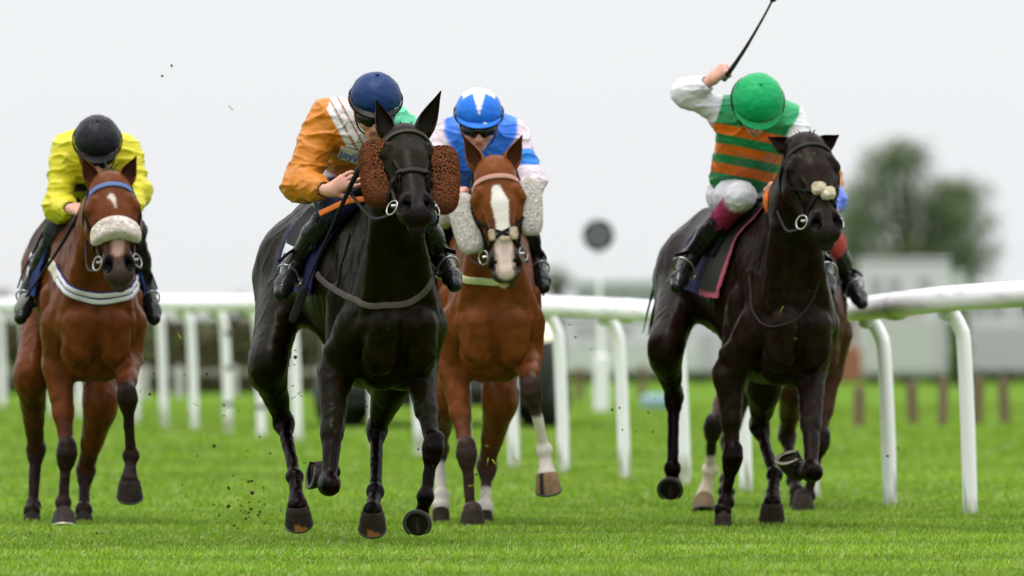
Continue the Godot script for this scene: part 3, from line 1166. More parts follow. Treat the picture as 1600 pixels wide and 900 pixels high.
func hoof(m: Mesher, shoe: Mesher, hf: Array, key: String, leg: String, size: float) -> void:
	var c: Vector3 = hf[0]
	var a: Vector3 = hf[1]
	var t: Vector3 = hf[2]
	var sd: Vector3 = hf[3]
	var cor: Vector3 = hf[4]
	var wall := Color(0.035, 0.027, 0.022)
	if key == "B":
		wall = Color(0.034, 0.027, 0.025)
	if (key == "C" and leg == "fl") or (key == "E" and leg == "fr"):
		wall = Color(0.24, 0.15, 0.09) if key == "C" else Color(0.13, 0.088, 0.052)
	var rows := []
	var cols := []
	var nn := noise(21, 30.0, 2)
	var chip := Color(0.30, 0.13, 0.045)
	for v in 9:
		var q := v / 8.0
		var row := []
		var cr := []
		for u in 28:
			var w := TAU * u / 28.0
			var r := size * (lerpf(0.052, 0.069, q) - (0.004 if v == 8 else 0.0)) * (1.0 + (0.05 if v == 1 else 0.0)) - (0.005 if v == 0 else 0.0) + 0.0012 * sin(q * 40.0)
			var front := cos(w)
			# the coronet slopes down to the heel
			var p := cor.lerp(c, q) + (t * front * (1.05 if front > 0 else 0.92) + sd * sin(w)) * r - a * (0.022 * front * (1.0 - q))
			row.append(p)
			var cc := wall * (1.0 + 0.5 * nn.get_noise_3dv(p)) * lerpf(0.85, 1.15, 0.5 + 0.5 * sin(q * 26.0) * 0.6)
			if key == "A" and q > 0.7 and front > 0.93 - 0.09 * sin(u * 2.3) - (q - 0.7) * 0.25:
				cc = chip
			if key == "C" and leg == "fl" and w > 0.25 and w < 0.75:
				cc = Color(0.03, 0.025, 0.022)
			cr.append(cc)
		rows.append(row)
		cols.append(cr)
	m.grid(rows, cols, true)
	# the sole: a rim, then a hollow with the frog
	var rim := []
	var dent := []
	var scol := Color(0.022, 0.018, 0.014)
	for u in 28:
		var w := TAU * u / 28.0
		rim.append(rows[8][u])
		dent.append(c - a * 0.012 + (t * cos(w) + sd * sin(w)) * 0.052 * size)
	m.grid([rim, dent], scol, true)
	m.fan(dent, c - a * 0.008, scol)
	tube(m, [c - t * 0.045 - a * 0.006, c - t * 0.01 - a * 0.006, c + t * 0.025 - a * 0.012], [0.017, 0.012, 0.004], scol * 1.4, 8)
	# the shoe
	var pts := []
	var ns := []
	for k in 19:
		var w := lerpf(-2.45, 2.45, k / 18.0)
		pts.append(c + a * 0.002 + (t * cos(w) * 1.03 + sd * sin(w)) * 0.060 * size)
		ns.append(a)
	strap(shoe, pts, ns, 0.018, 0.007, Color.WHITE)


# ---------------------------------------------------------------- tack

func strap_on(m: Mesher, f: Field, pts: Array, width: float, thick: float, col: Color, steps := 6, calm := 2) -> void:
	var p := catmull(pts, steps)
	var q := []
	var n := []
	for a in p:
		var b := f.snap(a, 0.002)
		q.append(b)
		n.append(f.grad(b))
	for i in n.size():
		if n[i] == Vector3.ZERO:
			n[i] = n[maxi(i - 1, 0)]
	for pass_ in calm:
		var q2 := q.duplicate()
		for i in range(1, q.size() - 1):
			q2[i] = ((q[i - 1] as Vector3) + (q[i] as Vector3) * 2.0 + (q[i + 1] as Vector3)) * 0.25
			n[i] = ((n[i - 1] as Vector3) + (n[i] as Vector3) * 2.0 + (n[i + 1] as Vector3)).normalized()
		q = q2
	for i in q.size():
		if f.val(q[i]) < 0.003:
			q[i] = f.snap(q[i], 0.004)
	strap(m, q, n, width, thick, col)

func seen_on(s: Dictionary, f: Field, px: Array) -> Array:
	# points of the body's surface that the lens sees at these places of the photograph
	var out := []
	for q in px:
		var from := Vector3(0, EYE, 0)
		var dir := (W(s.d0, q[0], q[1], 0.0) - from).normalized()
		out.append(f.hit(from, dir, s.d0 - 1.3, s.d0 + 2.2))
	return out

func ring(m: Mesher, c: Vector3, n: Vector3, up: Vector3, rx: float, ry: float, wire: float, a0 := 0.0, a1 := TAU) -> void:
	var u := (up - n * up.dot(n)).normalized()
	var v := n.cross(u)
	var pts := []
	for k in 25:
		var a := lerpf(a0, a1, k / 24.0)
		pts.append(c + v * cos(a) * rx + u * sin(a) * ry)
	tube(m, pts, [wire], Color.WHITE, 7)

func lay_round(s: Dictionary, m: Mesher, z0: float, z1: float, a0: float, a1: float, off: float, thick: float, paint_fn, nz := 26, na := 40, slant := 0.0) -> void:
	# a cloth laid round the trunk between two places along it and two angles from the top
	var f: Field = s.body
	var p := []
	var nn := []
	var cc := []
	var rip := noise(31, 5.0, 2)
	for i in nz + 1:
		var row := []
		var rn := []
		var rc := []
		for k in na + 1:
			var a := lerpf(a0, a1, k / float(na))
			var low := absf(a) / PI
			var z := lerpf(z0, z1, i / float(nz)) + slant * low
			var dir := ((s.L as Vector3) * sin(a) + (s.U as Vector3) * cos(a)).normalized()
			var c := B(s, 0, 0.02, z)
			var q := f.outward(c, dir, 0.6)
			var o := off + 0.008 * (1.0 + rip.get_noise_3dv(q * Vector3(1, 0.3, 1))) + 0.012 * smoothstep(0.42, 0.62, low)
			row.append(q + dir * o)
			rn.append(dir)
			rc.append(paint_fn.call(z, a, i / float(nz), k / float(na)))
		p.append(row)
		nn.append(rn)
		cc.append(rc)
	# calm the surface so that it hangs as cloth
	for pass_ in 3:
		for i in range(1, nz):
			for k in range(1, na):
				p[i][k] = ((p[i - 1][k] as Vector3) + (p[i + 1][k] as Vector3) + (p[i][k - 1] as Vector3) + (p[i][k + 1] as Vector3) + (p[i][k] as Vector3) * 2.0) / 6.0
	sheet(m, p, nn, thick, cc)

func tack(s: Dictionary, root: Node3D, at: Vector3) -> void:
	s.root = root
	var hd: Field = s.head
	var bd: Field = s.body
	var key: String = s.key
	var black := Color(0.010, 0.009, 0.009)
	var brown := Color(0.045, 0.032, 0.026)
	var lea := brown if key == "A" else black
	# bridle: browband, headpiece, cheek straps, noseband
	var m := Mesher.new()
	var bc: Color = {"A": Color(0.05, 0.042, 0.038), "B": Color(0.10, 0.16, 0.34), "C": Color(0.50, 0.27, 0.23), "D": Color(0.03, 0.028, 0.028), "E": black}[key]
	strap_on(m, hd, [Hd(s, -0.118, 0.20, -0.07), Hd(s, -0.10, 0.155, -0.02), Hd(s, -0.06, 0.125, 0.04), Hd(s, 0, 0.115, 0.06), Hd(s, 0.06, 0.125, 0.04), Hd(s, 0.10, 0.155, -0.02), Hd(s, 0.118, 0.20, -0.07)], 0.024 if key in ["B", "C"] else 0.018, 0.006, bc, 8)
	put("browband", moved(m, at), M.leather, root)
	m = Mesher.new()
	strap_on(m, hd, [Hd(s, -0.115, 0.19, -0.08), Hd(s, -0.075, 0.05, -0.10), Hd(s, 0, 0.0, -0.11), Hd(s, 0.075, 0.05, -0.10), Hd(s, 0.115, 0.19, -0.08)], 0.024, 0.006, lea, 8)
	put("headpiece", moved(m, at), M.leather, root)
	for e in [-1.0, 1.0]:
		m = Mesher.new()
		strap_on(m, hd, [Hd(s, 0.118 * e, 0.18, -0.075), Hd(s, 0.120 * e, 0.32, -0.062), Hd(s, 0.112 * e, 0.45, -0.062), Hd(s, 0.095 * e, 0.60, -0.06), Hd(s, 0.075 * e, 0.80, -0.06)], 0.016, 0.007, lea, 8)
		put("cheek_strap", moved(m, at), M.leather, root)
		m = Mesher.new()
		strap_on(m, hd, [Hd(s, 0.118 * e, 0.18, -0.085), Hd(s, 0.125 * e, 0.30, -0.15), Hd(s, 0.09 * e, 0.38, -0.21), Hd(s, 0.0, 0.40, -0.23)], 0.014, 0.006, lea, 8)
		put("throat_strap", moved(m, at), M.leather, root)
		# bit ring with its bar, and the rein
		m = Mesher.new()
		var b := Hd(s, 0.078 * e, 0.80, -0.068)
		ring(m, b + (s.hL as Vector3) * 0.008 * e, ((s.hL as Vector3) * e + (s.hF as Vector3) * 0.75).normalized(), s.A, 0.036, 0.036, 0.004)
		tube(m, [b - (s.hL as Vector3) * 0.03 * e + (s.hF as Vector3) * 0.012, b + (s.hL as Vector3) * 0.012 * e + (s.hF as Vector3) * 0.012], [0.009, 0.008], Color.WHITE, 8)
		put("bit_ring", moved(m, at), M.steel, root)
		var hand: Vector3 = s.hand_r if e < 0 and key != "D" else s.hand_l
		m = Mesher.new()
		var b2: Vector3 = b + (s.hL as Vector3) * 0.02 * e + Vector3(0, -0.035, -0.01)
		var mid: Vector3 = b2.lerp(hand, 0.5) + Vector3(0.02 * e, -0.05, 0)
		var rp := catmull([b2, b2.lerp(mid, 0.4) + Vector3(0.02 * e, -0.025, -0.03), mid, hand + Vector3(0, -0.02, 0.02)], 8)
		var rn := []
		for i in rp.size():
			rn.append(Vector3(e, 0.3, 0.2))
		strap(m, rp, rn, 0.014, 0.005, black)
		put("rein", moved(m, at), M.leather, root)
		# the rubber grip of the rein by the hand
		if key in ["A", "C", "D"] and not (key == "D" and e < 0):
			m = Mesher.new()
			var g := [hand + Vector3(0, 0.01, -0.03), hand + Vector3(-0.03, -0.02, 0.05), hand + Vector3(-0.02, -0.09, 0.06), hand + Vector3(0.03, -0.12, 0.04)]
			if key == "A":
				g = [W(s.d0, 500, 334, 0.05), W(s.d0, 540, 316, 0.0), W(s.d0, 572, 311, 0.0), W(s.d0, 590, 312, 0.05)] if e < 0 else [hand, hand + Vector3(0.05, -0.03, 0.02), hand + Vector3(0.09, -0.05, 0)]
			var gp := catmull(g, 6)
			var gn := []
			for i in gp.size():
				gn.append(Vector3(-0.2, 0.35, 1))
			strap(m, gp, gn, 0.028, 0.008, Color(0.52, 0.13, 0.03))
			put("rein_grip", moved(m, at), M.leather, root)
	# nosebands
	m = Mesher.new()
	var nt := 0.56 if key != "B" else 0.53
	if key in ["A", "B", "E"]:
		strap_on(m, hd, [Hd(s, -0.04, nt + 0.1, -0.18), Hd(s, -0.09, nt + 0.06, -0.10), Hd(s, -0.085, nt + 0.02, -0.03), Hd(s, -0.05, nt, 0.025), Hd(s, 0, nt, 0.045), Hd(s, 0.05, nt, 0.025), Hd(s, 0.085, nt + 0.02, -0.03), Hd(s, 0.09, nt + 0.06, -0.10), Hd(s, 0.04, nt + 0.1, -0.18)], 0.022, 0.008, lea.lerp(black, 0.4), 7)
	else:
		# crossed noseband
		for e in [-1.0, 1.0]:
			strap_on(m, hd, [Hd(s, 0.105 * e, 0.46, -0.06), Hd(s, 0.075 * e, 0.55, 0.0), Hd(s, 0.03 * e, 0.60, 0.04), Hd(s, -0.012 * e, 0.64, 0.04), Hd(s, -0.06 * e, 0.72, 0.0), Hd(s, -0.07 * e, 0.80, -0.08)], 0.016, 0.007, black, 7)
	put("noseband", moved(m, at), M.leather, root)
	var big := Basis(s.hL, -(s.A as Vector3), s.hF)
	if key == "A" or key == "C":
		var spots := [[591, 268, 0.060, 0.140, 3.0], [691, 278, 0.056, 0.142, -3.0]] if key == "A" else [[729, 348, 0.066, 0.148, 10.0], [829, 321, 0.052, 0.142, -3.0]]
		for k in 2:
			var q: Array = spots[k]
			m = Mesher.new()
			var z: float = -(Hd(s, 0, 0.42, -0.10).z) - s.d0
			fleece(m, W(s.d0, q[0], q[1], z), Basis(Vector3.BACK, deg_to_rad(q[4])) * Basis(s.hL, -(s.A as Vector3).slerp(Vector3.DOWN, 0.5), s.hF).orthonormalized(), Vector3(q[2], q[3], 0.05), 6500, 0.034 if key == "A" else 0.015, Color(0.21, 0.068, 0.026) if key == "A" else Color(0.82, 0.77, 0.74))
			put("sheepskin_cheekpiece", moved(m, at), M.fleece, root)
	if key == "B":
		m = Mesher.new()
		fleece(m, Hd(s, 0, 0.575, 0.068), big, Vector3(0.124, 0.045, 0.052), 5000, 0.012, Color(0.88, 0.81, 0.76), Hd(s, 0, 0.045, -0.05) - Hd(s, 0, 0, 0))
		put("sheepskin_noseband", moved(m, at), M.fleece, root)
	if key in ["C", "D"]:
		m = Mesher.new()
		var k0 := 0.62
		if key == "C":
			k0 = 0.66
			fleece(m, Hd(s, -0.045, k0 - 0.02, 0.05), big, Vector3(0.014, 0.026, 0.010), 300, 0.008, Color(0.55, 0.45, 0.34))
			fleece(m, Hd(s, 0.048, k0 - 0.02, 0.05), big, Vector3(0.018, 0.030, 0.010), 300, 0.008, Color(0.55, 0.45, 0.34))
			fleece(m, Hd(s, 0.006, k0 + 0.03, 0.062), big, Vector3(0.026, 0.010, 0.008), 200, 0.008, Color(0.55, 0.45, 0.34))
			strap_on(m, hd, [Hd(s, -0.03, k0 - 0.03, 0.12), Hd(s, 0.0, k0 - 0.01, 0.13), Hd(s, 0.03, k0 - 0.03, 0.12)], 0.045, 0.016, black)
		else:
			fleece(m, Hd(s, -0.015, k0 - 0.028, 0.062), big, Vector3(0.030, 0.024, 0.022), 700, 0.011, Color(0.80, 0.73, 0.58))
			fleece(m, Hd(s, 0.020, k0 + 0.02, 0.058), big, Vector3(0.032, 0.025, 0.022), 700, 0.011, Color(0.80, 0.73, 0.58))
		put("fleece_nose_pad", moved(m, at), M.fleece, root)
	# breast girth
	m = Mesher.new()
	var px: Array = {
		"A": [[497, 428], [510, 444], [532, 458], [562, 470], [600, 478], [636, 475], [660, 461], [673, 436]],
		"B": [[86, 420], [92, 434], [104, 449], [128, 462], [152, 467], [180, 465], [203, 456], [213, 438]],
		"C": [[700, 419], [716, 430], [735, 437], [755, 440], [778, 441], [798, 440]],
		"D": [[1172, 430], [1175, 465], [1182, 497], [1203, 512], [1234, 505], [1258, 486], [1274, 460], [1279, 436]],
		"E": [[1290, 440], [1305, 450], [1318, 440]],
	}[key]
	var gp := []
	gp = seen_on(s, bd, px)
	if key == "B":
		strap_on(m, bd, gp, 0.068, 0.006, Color(0.03, 0.03, 0.13), 6, 10)
		put("breast_girth", moved(m, at), M.cloth, root)
		var m2 := Mesher.new()
		for off in [-0.017, 0.017]:
			var moved_pts := []
			for q in gp:
				moved_pts.append((q as Vector3) + Vector3(0, off, 0))
			strap_on(m2, bd, moved_pts, 0.024, 0.011, Color(0.62, 0.60, 0.64), 6, 10)
		put("breast_girth_stripe", moved(m2, at), M.cloth, root)
	else:
		var w: float = {"A": 0.030, "C": 0.036, "D": 0.009, "E": 0.03}[key]
		strap_on(m, bd, gp, w, 0.009, {"A": Color(0.085, 0.07, 0.062), "C": Color(0.50, 0.54, 0.30), "D": Color(0.03, 0.027, 0.026), "E": black}[key], 6, 14)
		put("breast_girth", moved(m, at), M.leather, root)
	if key == "A":
		m = Mesher.new()
		strap_on(m, bd, seen_on(s, bd, [[546, 366], [539, 395], [531, 425], [524, 450]]), 0.022, 0.005, Color(0.02, 0.02, 0.024), 6)
		put("girth_strap", moved(m, at), M.leather, root)
	# saddle cloth
	var navy := Color(0.013, 0.012, 0.062)
	var white := Color(0.62, 0.62, 0.66)
	m = Mesher.new()
	var cloth_paint := func(z: float, a: float, i: float, k: float) -> Color:
		var c := navy
		if key in ["A", "B"]:
			# a white numeral on the flank
			var u := (z - 1.01) / 0.095
			var v := (a + 1.28) / 0.22
			if absf(u) < 1.0 and absf(v) < 1.5:
				c = white
				if Vector2(u - 0.55, v - 0.1).length() < 0.42:
					c = navy
		if k < 0.012 or k > 0.988:
			c = Color(0.02, 0.02, 0.09)
		return c
	lay_round(s, m, 0.50, 1.13, -1.74, 1.74, 0.004, 0.006, cloth_paint, 44, 90, 0.08)
	put("saddle_cloth", moved(m, at), M.cloth, root)
	if key in ["D", "B"]:
		m = Mesher.new()
		var edge := Color(0.42, 0.10, 0.16) if key == "D" else Color(0.02, 0.05, 0.18)
		var pad := Color(0.032, 0.032, 0.030) if key == "D" else Color(0.02, 0.03, 0.10)
		var pad_paint := func(z: float, a: float, i: float, k: float) -> Color:
			return edge if i < 0.06 or k < 0.022 or k > 0.978 else pad
		lay_round(s, m, 0.42, 0.66, -1.72, 1.72, 0.016, 0.008, pad_paint, 22, 60, 0.10)
		put("saddle_pad", moved(m, at), M.cloth, root)
	# the saddle: a small seat and flaps
	m = Mesher.new()
	var leather := Color(0.035, 0.016, 0.010) if key == "B" else Color(0.014, 0.012, 0.012)
	var seat := []
	for i in 13:
		var t := i / 12.0
		var row := []
		for k in 17:
			var a := lerpf(-1.05, 1.05, k / 16.0)
			var q := (s.body as Field).outward(B(s, 0, 0.02, 0.56 + 0.42 * t), ((s.L as Vector3) * sin(a) + (s.U as Vector3) * cos(a)).normalized(), 0.6)
			row.append(q + ((s.L as Vector3) * sin(a) + (s.U as Vector3) * cos(a)) * (0.028 + 0.03 * (pow(absf(t - 0.45) * 2.0, 2.0)) * cos(a)))
		seat.append(row)
	var sn := []
	for row in seat:
		var r := []
		for k in 17:
			var a := lerpf(-1.05, 1.05, k / 16.0)
			r.append((s.L as Vector3) * sin(a) + (s.U as Vector3) * cos(a))
		sn.append(r)
	sheet(m, seat, sn, 0.02, leather)
	put("saddle", moved(m, at), M.leather, root)
	if key == "B":
		m = Mesher.new()
		strap_on(m, bd, seen_on(s, bd, [[80, 412], [87, 422], [92, 436]]), 0.055, 0.012, Color(0.55, 0.53, 0.42), 4)
		put("girth_sleeve", moved(m, at), M.cloth, root)


# ---------------------------------------------------------------- riders

var SKIN := Color(0.57, 0.295, 0.225)
var RIDERS := {
	"A": {
		"cap": [587, 153, 0.12], "pitch": 27.0, "yaw": 3.0, "roll": -3.0,
		"pelvis": [540, 276, 0.85], "chest": [573, 205, 0.42], "sr": [510, 186, 0.38], "sl": [630, 208, 0.38],
		"er": [470, 287, 0.28], "wr": [512, 298, 0.04], "el": [672, 300, 0.30], "wl": [640, 318, 0.04],
		"kr": [524, 322, 0.40], "ar": [460, 412, 0.62], "tr": [444, 446, 0.50], "kl": [655, 338, 0.42], "al": [690, 402, 0.60], "tl": [706, 434, 0.44],
		"silk": Color(0.50, 0.165, 0.010), "sleeve": Color(0.50, 0.165, 0.010), "breech": Color(0.55, 0.54, 0.58), "shin": Color(0.010, 0.012, 0.055), "boot_at": 0.20, "arm": 0.088,
	},
	"B": {
		"cap": [152, 218, 0.12], "pitch": 38.0, "yaw": 3.0, "roll": 0.0,
		"pelvis": [148, 312, 0.85], "chest": [150, 250, 0.40], "sr": [104, 238, 0.36], "sl": [198, 238, 0.36],
		"er": [90, 322, 0.28], "wr": [112, 327, 0.06], "el": [214, 300, 0.28], "wl": [200, 340, 0.06],
		"kr": [92, 362, 0.40], "ar": [48, 450, 0.62], "tr": [36, 484, 0.50], "kl": [206, 362, 0.42], "al": [228, 452, 0.60], "tl": [238, 486, 0.46],
		"silk": Color(0.57, 0.515, 0.016), "sleeve": Color(0.57, 0.515, 0.016), "breech": Color(0.5, 0.48, 0.5), "shin": Color(0.012, 0.012, 0.014), "boot_at": 0.16, "arm": 0.075,
	},
	"C": {
		"cap": [748, 175, 0.12], "pitch": 22.0, "yaw": 1.0, "roll": 0.0,
		"pelvis": [748, 300, 0.85], "chest": [752, 240, 0.42], "sr": [700, 212, 0.38], "sl": [803, 212, 0.38],
		"er": [686, 276, 0.30], "wr": [704, 300, 0.05], "el": [828, 284, 0.28], "wl": [818, 330, 0.06],
		"kr": [692, 332, 0.40], "ar": [672, 408, 0.62], "tr": [668, 440, 0.50], "kl": [812, 340, 0.42], "al": [838, 408, 0.60], "tl": [846, 438, 0.46],
		"silk": Color(0.018, 0.150, 0.66), "sleeve": Color(0.66, 0.55, 0.62), "breech": Color(0.62, 0.60, 0.64), "shin": Color(0.012, 0.012, 0.014), "boot_at": 0.16, "arm": 0.075,
	},
	"D": {
		"cap": [1184, 156, 0.16], "pitch": 52.0, "yaw": 4.0, "roll": -3.0,
		"pelvis": [1163, 300, 0.80], "chest": [1180, 210, 0.40], "sr": [1130, 176, 0.36], "sl": [1240, 190, 0.36],
		"er": [1073, 146, 0.34], "wr": [1112, 126, 0.26], "el": [1262, 262, 0.22], "wl": [1228, 292, 0.06],
		"kr": [1158, 306, 0.34], "ar": [1078, 402, 0.62], "tr": [1062, 436, 0.48], "kl": [1240, 335, 0.38], "al": [1284, 412, 0.55], "tl": [1292, 442, 0.42],
		"silk": Color(0.010, 0.20, 0.060), "sleeve": Color(0.62, 0.61, 0.65), "breech": Color(0.62, 0.61, 0.65), "shin": Color(0.22, 0.012, 0.055), "boot_at": 0.40, "arm": 0.070,
	},
	"E": {
		"cap": [1258, 252, 0.12], "pitch": 45.0, "yaw": 0.0, "roll": 0.0,
		"pelvis": [1250, 330, 0.85], "chest": [1255, 290, 0.42], "sr": [1222, 272, 0.38], "sl": [1290, 272, 0.38],
		"er": [1205, 330, 0.30], "wr": [1225, 350, 0.05], "el": [1306, 312, 0.28], "wl": [1286, 346, 0.06],
		"kr": [1200, 380, 0.40], "ar": [1180, 430, 0.62], "tr": [1175, 455, 0.50], "kl": [1300, 382, 0.42], "al": [1326, 436, 0.60], "tl": [1342, 464, 0.46],
		"silk": Color(0.62, 0.19, 0.02), "sleeve": Color(0.62, 0.19, 0.02), "breech": Color(0.34, 0.035, 0.03), "shin": Color(0.012, 0.012, 0.014), "boot_at": 0.16, "arm": 0.058,
	},
}

func plan_rider(s: Dictionary) -> void:
	var r: Dictionary = RIDERS[s.key]
	s.r = r
	var g := {}
	for k in ["cap", "pelvis", "chest", "sr", "sl", "er", "wr", "el", "wl", "kr", "ar", "tr", "kl", "al", "tl"]:
		g[k] = J(s, r[k])
	s.g = g
	# the head's axes: facing, up, side
	var bs := Basis(Vector3.UP, deg_to_rad(r.yaw)) * Basis(Vector3.RIGHT, deg_to_rad(r.pitch)) * Basis(Vector3.BACK, deg_to_rad(r.roll))
	s.face = bs
	var f_: Vector3 = bs.z
	var u_: Vector3 = bs.y
	var x_: Vector3 = bs.x
	var c: Vector3 = g.cap - u_ * 0.034
	var skin := SKIN
	var hd := Field.new()
	hd.h = 0.0055
	hd.mottle = 0.10
	hd.add(c - f_ * 0.02, c + f_ * 0.025 - u_ * 0.01, 0.086, 0.082, skin, 0.03, x_, 0.9, 1.0)
	hd.add(c + f_ * 0.045 - u_ * 0.035, c + f_ * 0.05 - u_ * 0.085, 0.058, 0.046, skin, 0.03, x_, 1.05, 1.0)
	hd.add(c + f_ * 0.03 - u_ * 0.085, c + f_ * 0.075 - u_ * 0.118, 0.038, 0.023, skin, 0.025, x_, 1.1, 1.0)
	hd.add(c + f_ * 0.092 - u_ * 0.030, c + f_ * 0.116 - u_ * 0.066, 0.010, 0.0135, skin.lerp(Color(0.55, 0.20, 0.15), 0.5), 0.014)
	for e in [-1.0, 1.0]:
		hd.ball(c + f_ * 0.106 - u_ * 0.069 + x_ * 0.012 * e, 0.009, skin.lerp(Color(0.55, 0.20, 0.15), 0.4), 0.01)
		hd.ball(c + f_ * 0.072 - u_ * 0.058 + x_ * 0.040 * e, 0.024, skin.lerp(Color(0.55, 0.20, 0.15), 0.3), 0.02)
		hd.add(c + f_ * 0.085 - u_ * 0.014 + x_ * 0.012 * e, c + f_ * 0.075 - u_ * 0.012 + x_ * 0.045 * e, 0.013, 0.012, skin, 0.012)
		hd.add(c - u_ * 0.035 + x_ * 0.084 * e, c - u_ * 0.075 + x_ * 0.080 * e + f_ * 0.004, 0.018, 0.012, skin, 0.008, x_, 0.5, 1.0)
		hd.cut(c + f_ * 0.097 - u_ * 0.032 + x_ * 0.033 * e, c + f_ * 0.097 - u_ * 0.033 + x_ * 0.037 * e, 0.011, 0.011, skin * 0.75, 0.012)
	hd.add(c + f_ * 0.095 - u_ * 0.093 - x_ * 0.018, c + f_ * 0.095 - u_ * 0.093 + x_ * 0.018, 0.0075, 0.0075, Color(0.42, 0.14, 0.12), 0.01)
	hd.add(c + f_ * 0.092 - u_ * 0.103 - x_ * 0.014, c + f_ * 0.092 - u_ * 0.103 + x_ * 0.014, 0.008, 0.008, Color(0.40, 0.13, 0.11), 0.01)
	hd.cut(c + f_ * 0.106 - u_ * 0.0975 - x_ * 0.022, c + f_ * 0.106 - u_ * 0.0975 + x_ * 0.022, 0.004, 0.004, Color(0.10, 0.03, 0.03), 0.004)
	var neck: Vector3 = (g.sr as Vector3).lerp(g.sl, 0.5) + Vector3(0, 0.03, 0.0)
	hd.add(c - u_ * 0.07 - f_ * 0.02, neck.lerp(c, 0.15), 0.058, 0.062, skin, 0.03)
	for q in hd.bones:
		q[2] *= 1.08
		q[3] *= 1.08
		for i in 2:
			q[i] = c + ((q[i] as Vector3) - c) * 1.08
	for q in hd.cuts:
		for i in 2:
			q[i] = c + ((q[i] as Vector3) - c) * 1.08
	s.rhead = hd
	jobs.append(hd)
	# bare hands and wrists
	s.hands = []
	for e in ["r", "l"]:
		var hf := Field.new()
		hf.h = 0.0042
		hf.mottle = 0.10
		var wr: Vector3 = g["w" + e]
		var el: Vector3 = g["e" + e]
		var up: bool = e == "r" and s.key == "D"
		var open: bool = e == "r" and s.key == "A"
		var sg := 1.0 if e == "r" else -1.0
		var dir := Vector3(0.55 * sg, -0.05, 0.6).normalized()
		var back := Vector3(-0.45 * sg, 0.75, 0.4)
		var curl := [1.25, 1.3, 0.9]
		if up:
			dir = Vector3(0.72, 0.68, 0.1).normalized()
			back = Vector3(-0.5, 0.35, 0.75)
		if open:
			dir = Vector3(0.86, 0.42, 0.2).normalized()
			back = Vector3(-0.15, 0.1, 0.95)
			curl = [0.30, 0.38, 0.25]
		s["hand_" + e] = hand(hf, wr, el, dir, back, sg, curl, skin, s, e)
		s.hands.append(hf)
		jobs.append(hf)
	# the body under the clothes
	var core := Field.new()
	core.h = 0.022
	var X := Vector3.RIGHT
	core.add(g.pelvis, g.chest, 0.115, 0.125, skin, 0.05, X, 1.15, 0.9)
	core.add(g.sr, g.sl, 0.05, 0.05, skin, 0.05)
	core.add(neck, (g.chest as Vector3).lerp(neck, 0.5), 0.05, 0.07, skin, 0.05)
	for e in ["r", "l"]:
		core.add(g["s" + e], g["e" + e], 0.050, 0.040, skin, 0.03)
		core.add(g["e" + e], g["w" + e], 0.040, 0.026, skin, 0.03)
		var hip: Vector3 = g.pelvis + Vector3(-0.08 if e == "r" else 0.08, -0.04, 0)
		core.add(hip, g["k" + e], 0.075, 0.05, skin, 0.03)
		core.add(g["k" + e], g["a" + e], 0.048, 0.032, skin, 0.03)
		core.add(g["a" + e], g["t" + e], 0.032, 0.025, skin, 0.02)
	s.core = core
	jobs.append(core)
	# silks
	var si := Field.new()
	si.h = 0.0062
	var silk: Color = r.silk
	var sl: Color = r.sleeve
	var ra: float = r.arm
	var lowp: Vector3 = (g.pelvis as Vector3).lerp(g.chest, 0.28 if s.key != "A" else 0.55)
	si.add(lowp, g.chest, 0.165, 0.165, silk, 0.06, X, 1.14, 0.86)
	si.add((g.sr as Vector3).lerp(g.sl, 0.16), (g.sl as Vector3).lerp(g.sr, 0.16), 0.098, 0.098, silk, 0.07)
	si.add(neck + Vector3(0, -0.01, 0.02), (g.chest as Vector3), 0.075, 0.12, silk, 0.05)
	if s.key in ["B", "E"]:
		si.add(lowp + Vector3(0, -0.02, -0.02), lowp + Vector3(0, -0.06, -0.05), 0.155, 0.145, silk, 0.04, X, 1.12, 0.9)
	for e in ["r", "l"]:
		var S_: Vector3 = g["s" + e]
		var E_: Vector3 = g["e" + e]
		var W_: Vector3 = g["w" + e]
		si.add(S_, E_, ra, ra * 0.86, sl, 0.045)
		var cuff := W_.lerp(E_, 0.20)
		if s.key == "D" and e == "r":
			cuff = W_.lerp(E_, 0.30)
		si.add(E_, E_.lerp(cuff, 0.6), ra * 0.84, ra * 0.70, sl, 0.035)
		si.add(E_.lerp(cuff, 0.6), cuff, ra * 0.70, 0.043, sl, 0.03)
		si.ball(E_ + (E_ - S_).normalized() * 0.012, ra * 0.80, sl, 0.04)
		si.cut(cuff, W_ + (W_ - E_).normalized() * 0.05, 0.034, 0.036, sl * 0.5, 0.006)
	si.fold = noise(40 + s.key.unicode_at(0), 5.2, 2)
	si.fold_size = 0.0120 if s.key != "D" else 0.0085
	si.fold_sharp = 2.6
	si.fold_stretch = Vector3(0.55, 1.25, 0.55)
	silks_pattern(s, si, g)
	s.silks = si
	jobs.append(si)
	# breeches
	var br := Field.new()
	br.h = 0.0105
	var bc: Color = r.breech
	br.ball(g.pelvis, 0.150, bc, 0.05, X, 1.12, 0.95)
	br.add(g.pelvis, lowp, 0.145, 0.135, bc, 0.05, X, 1.1, 0.9)
	for e in ["r", "l"]:
		var sg := -1.0 if e == "r" else 1.0
		var hip: Vector3 = g.pelvis + Vector3(0.085 * sg, -0.03, 0.02)
		var K: Vector3 = g["k" + e]
		var A_: Vector3 = g["a" + e]
		var tc: Color = bc if s.key not in ["A", "B"] else r.shin
		br.add(hip, hip.lerp(K, 0.5), 0.100, 0.090, bc, 0.05)
		br.add(hip.lerp(K, 0.5), K, 0.088, 0.070, tc, 0.04)
		br.ball(K + (K - hip).normalized() * 0.008, 0.067, tc, 0.03)
		if s.key != "D":
			br.add(K, K.lerp(A_, r.boot_at + 0.12), 0.064, 0.050, r.shin, 0.02)
		else:
			br.add(K, K.lerp(A_, 0.12), 0.064, 0.062, tc, 0.02)
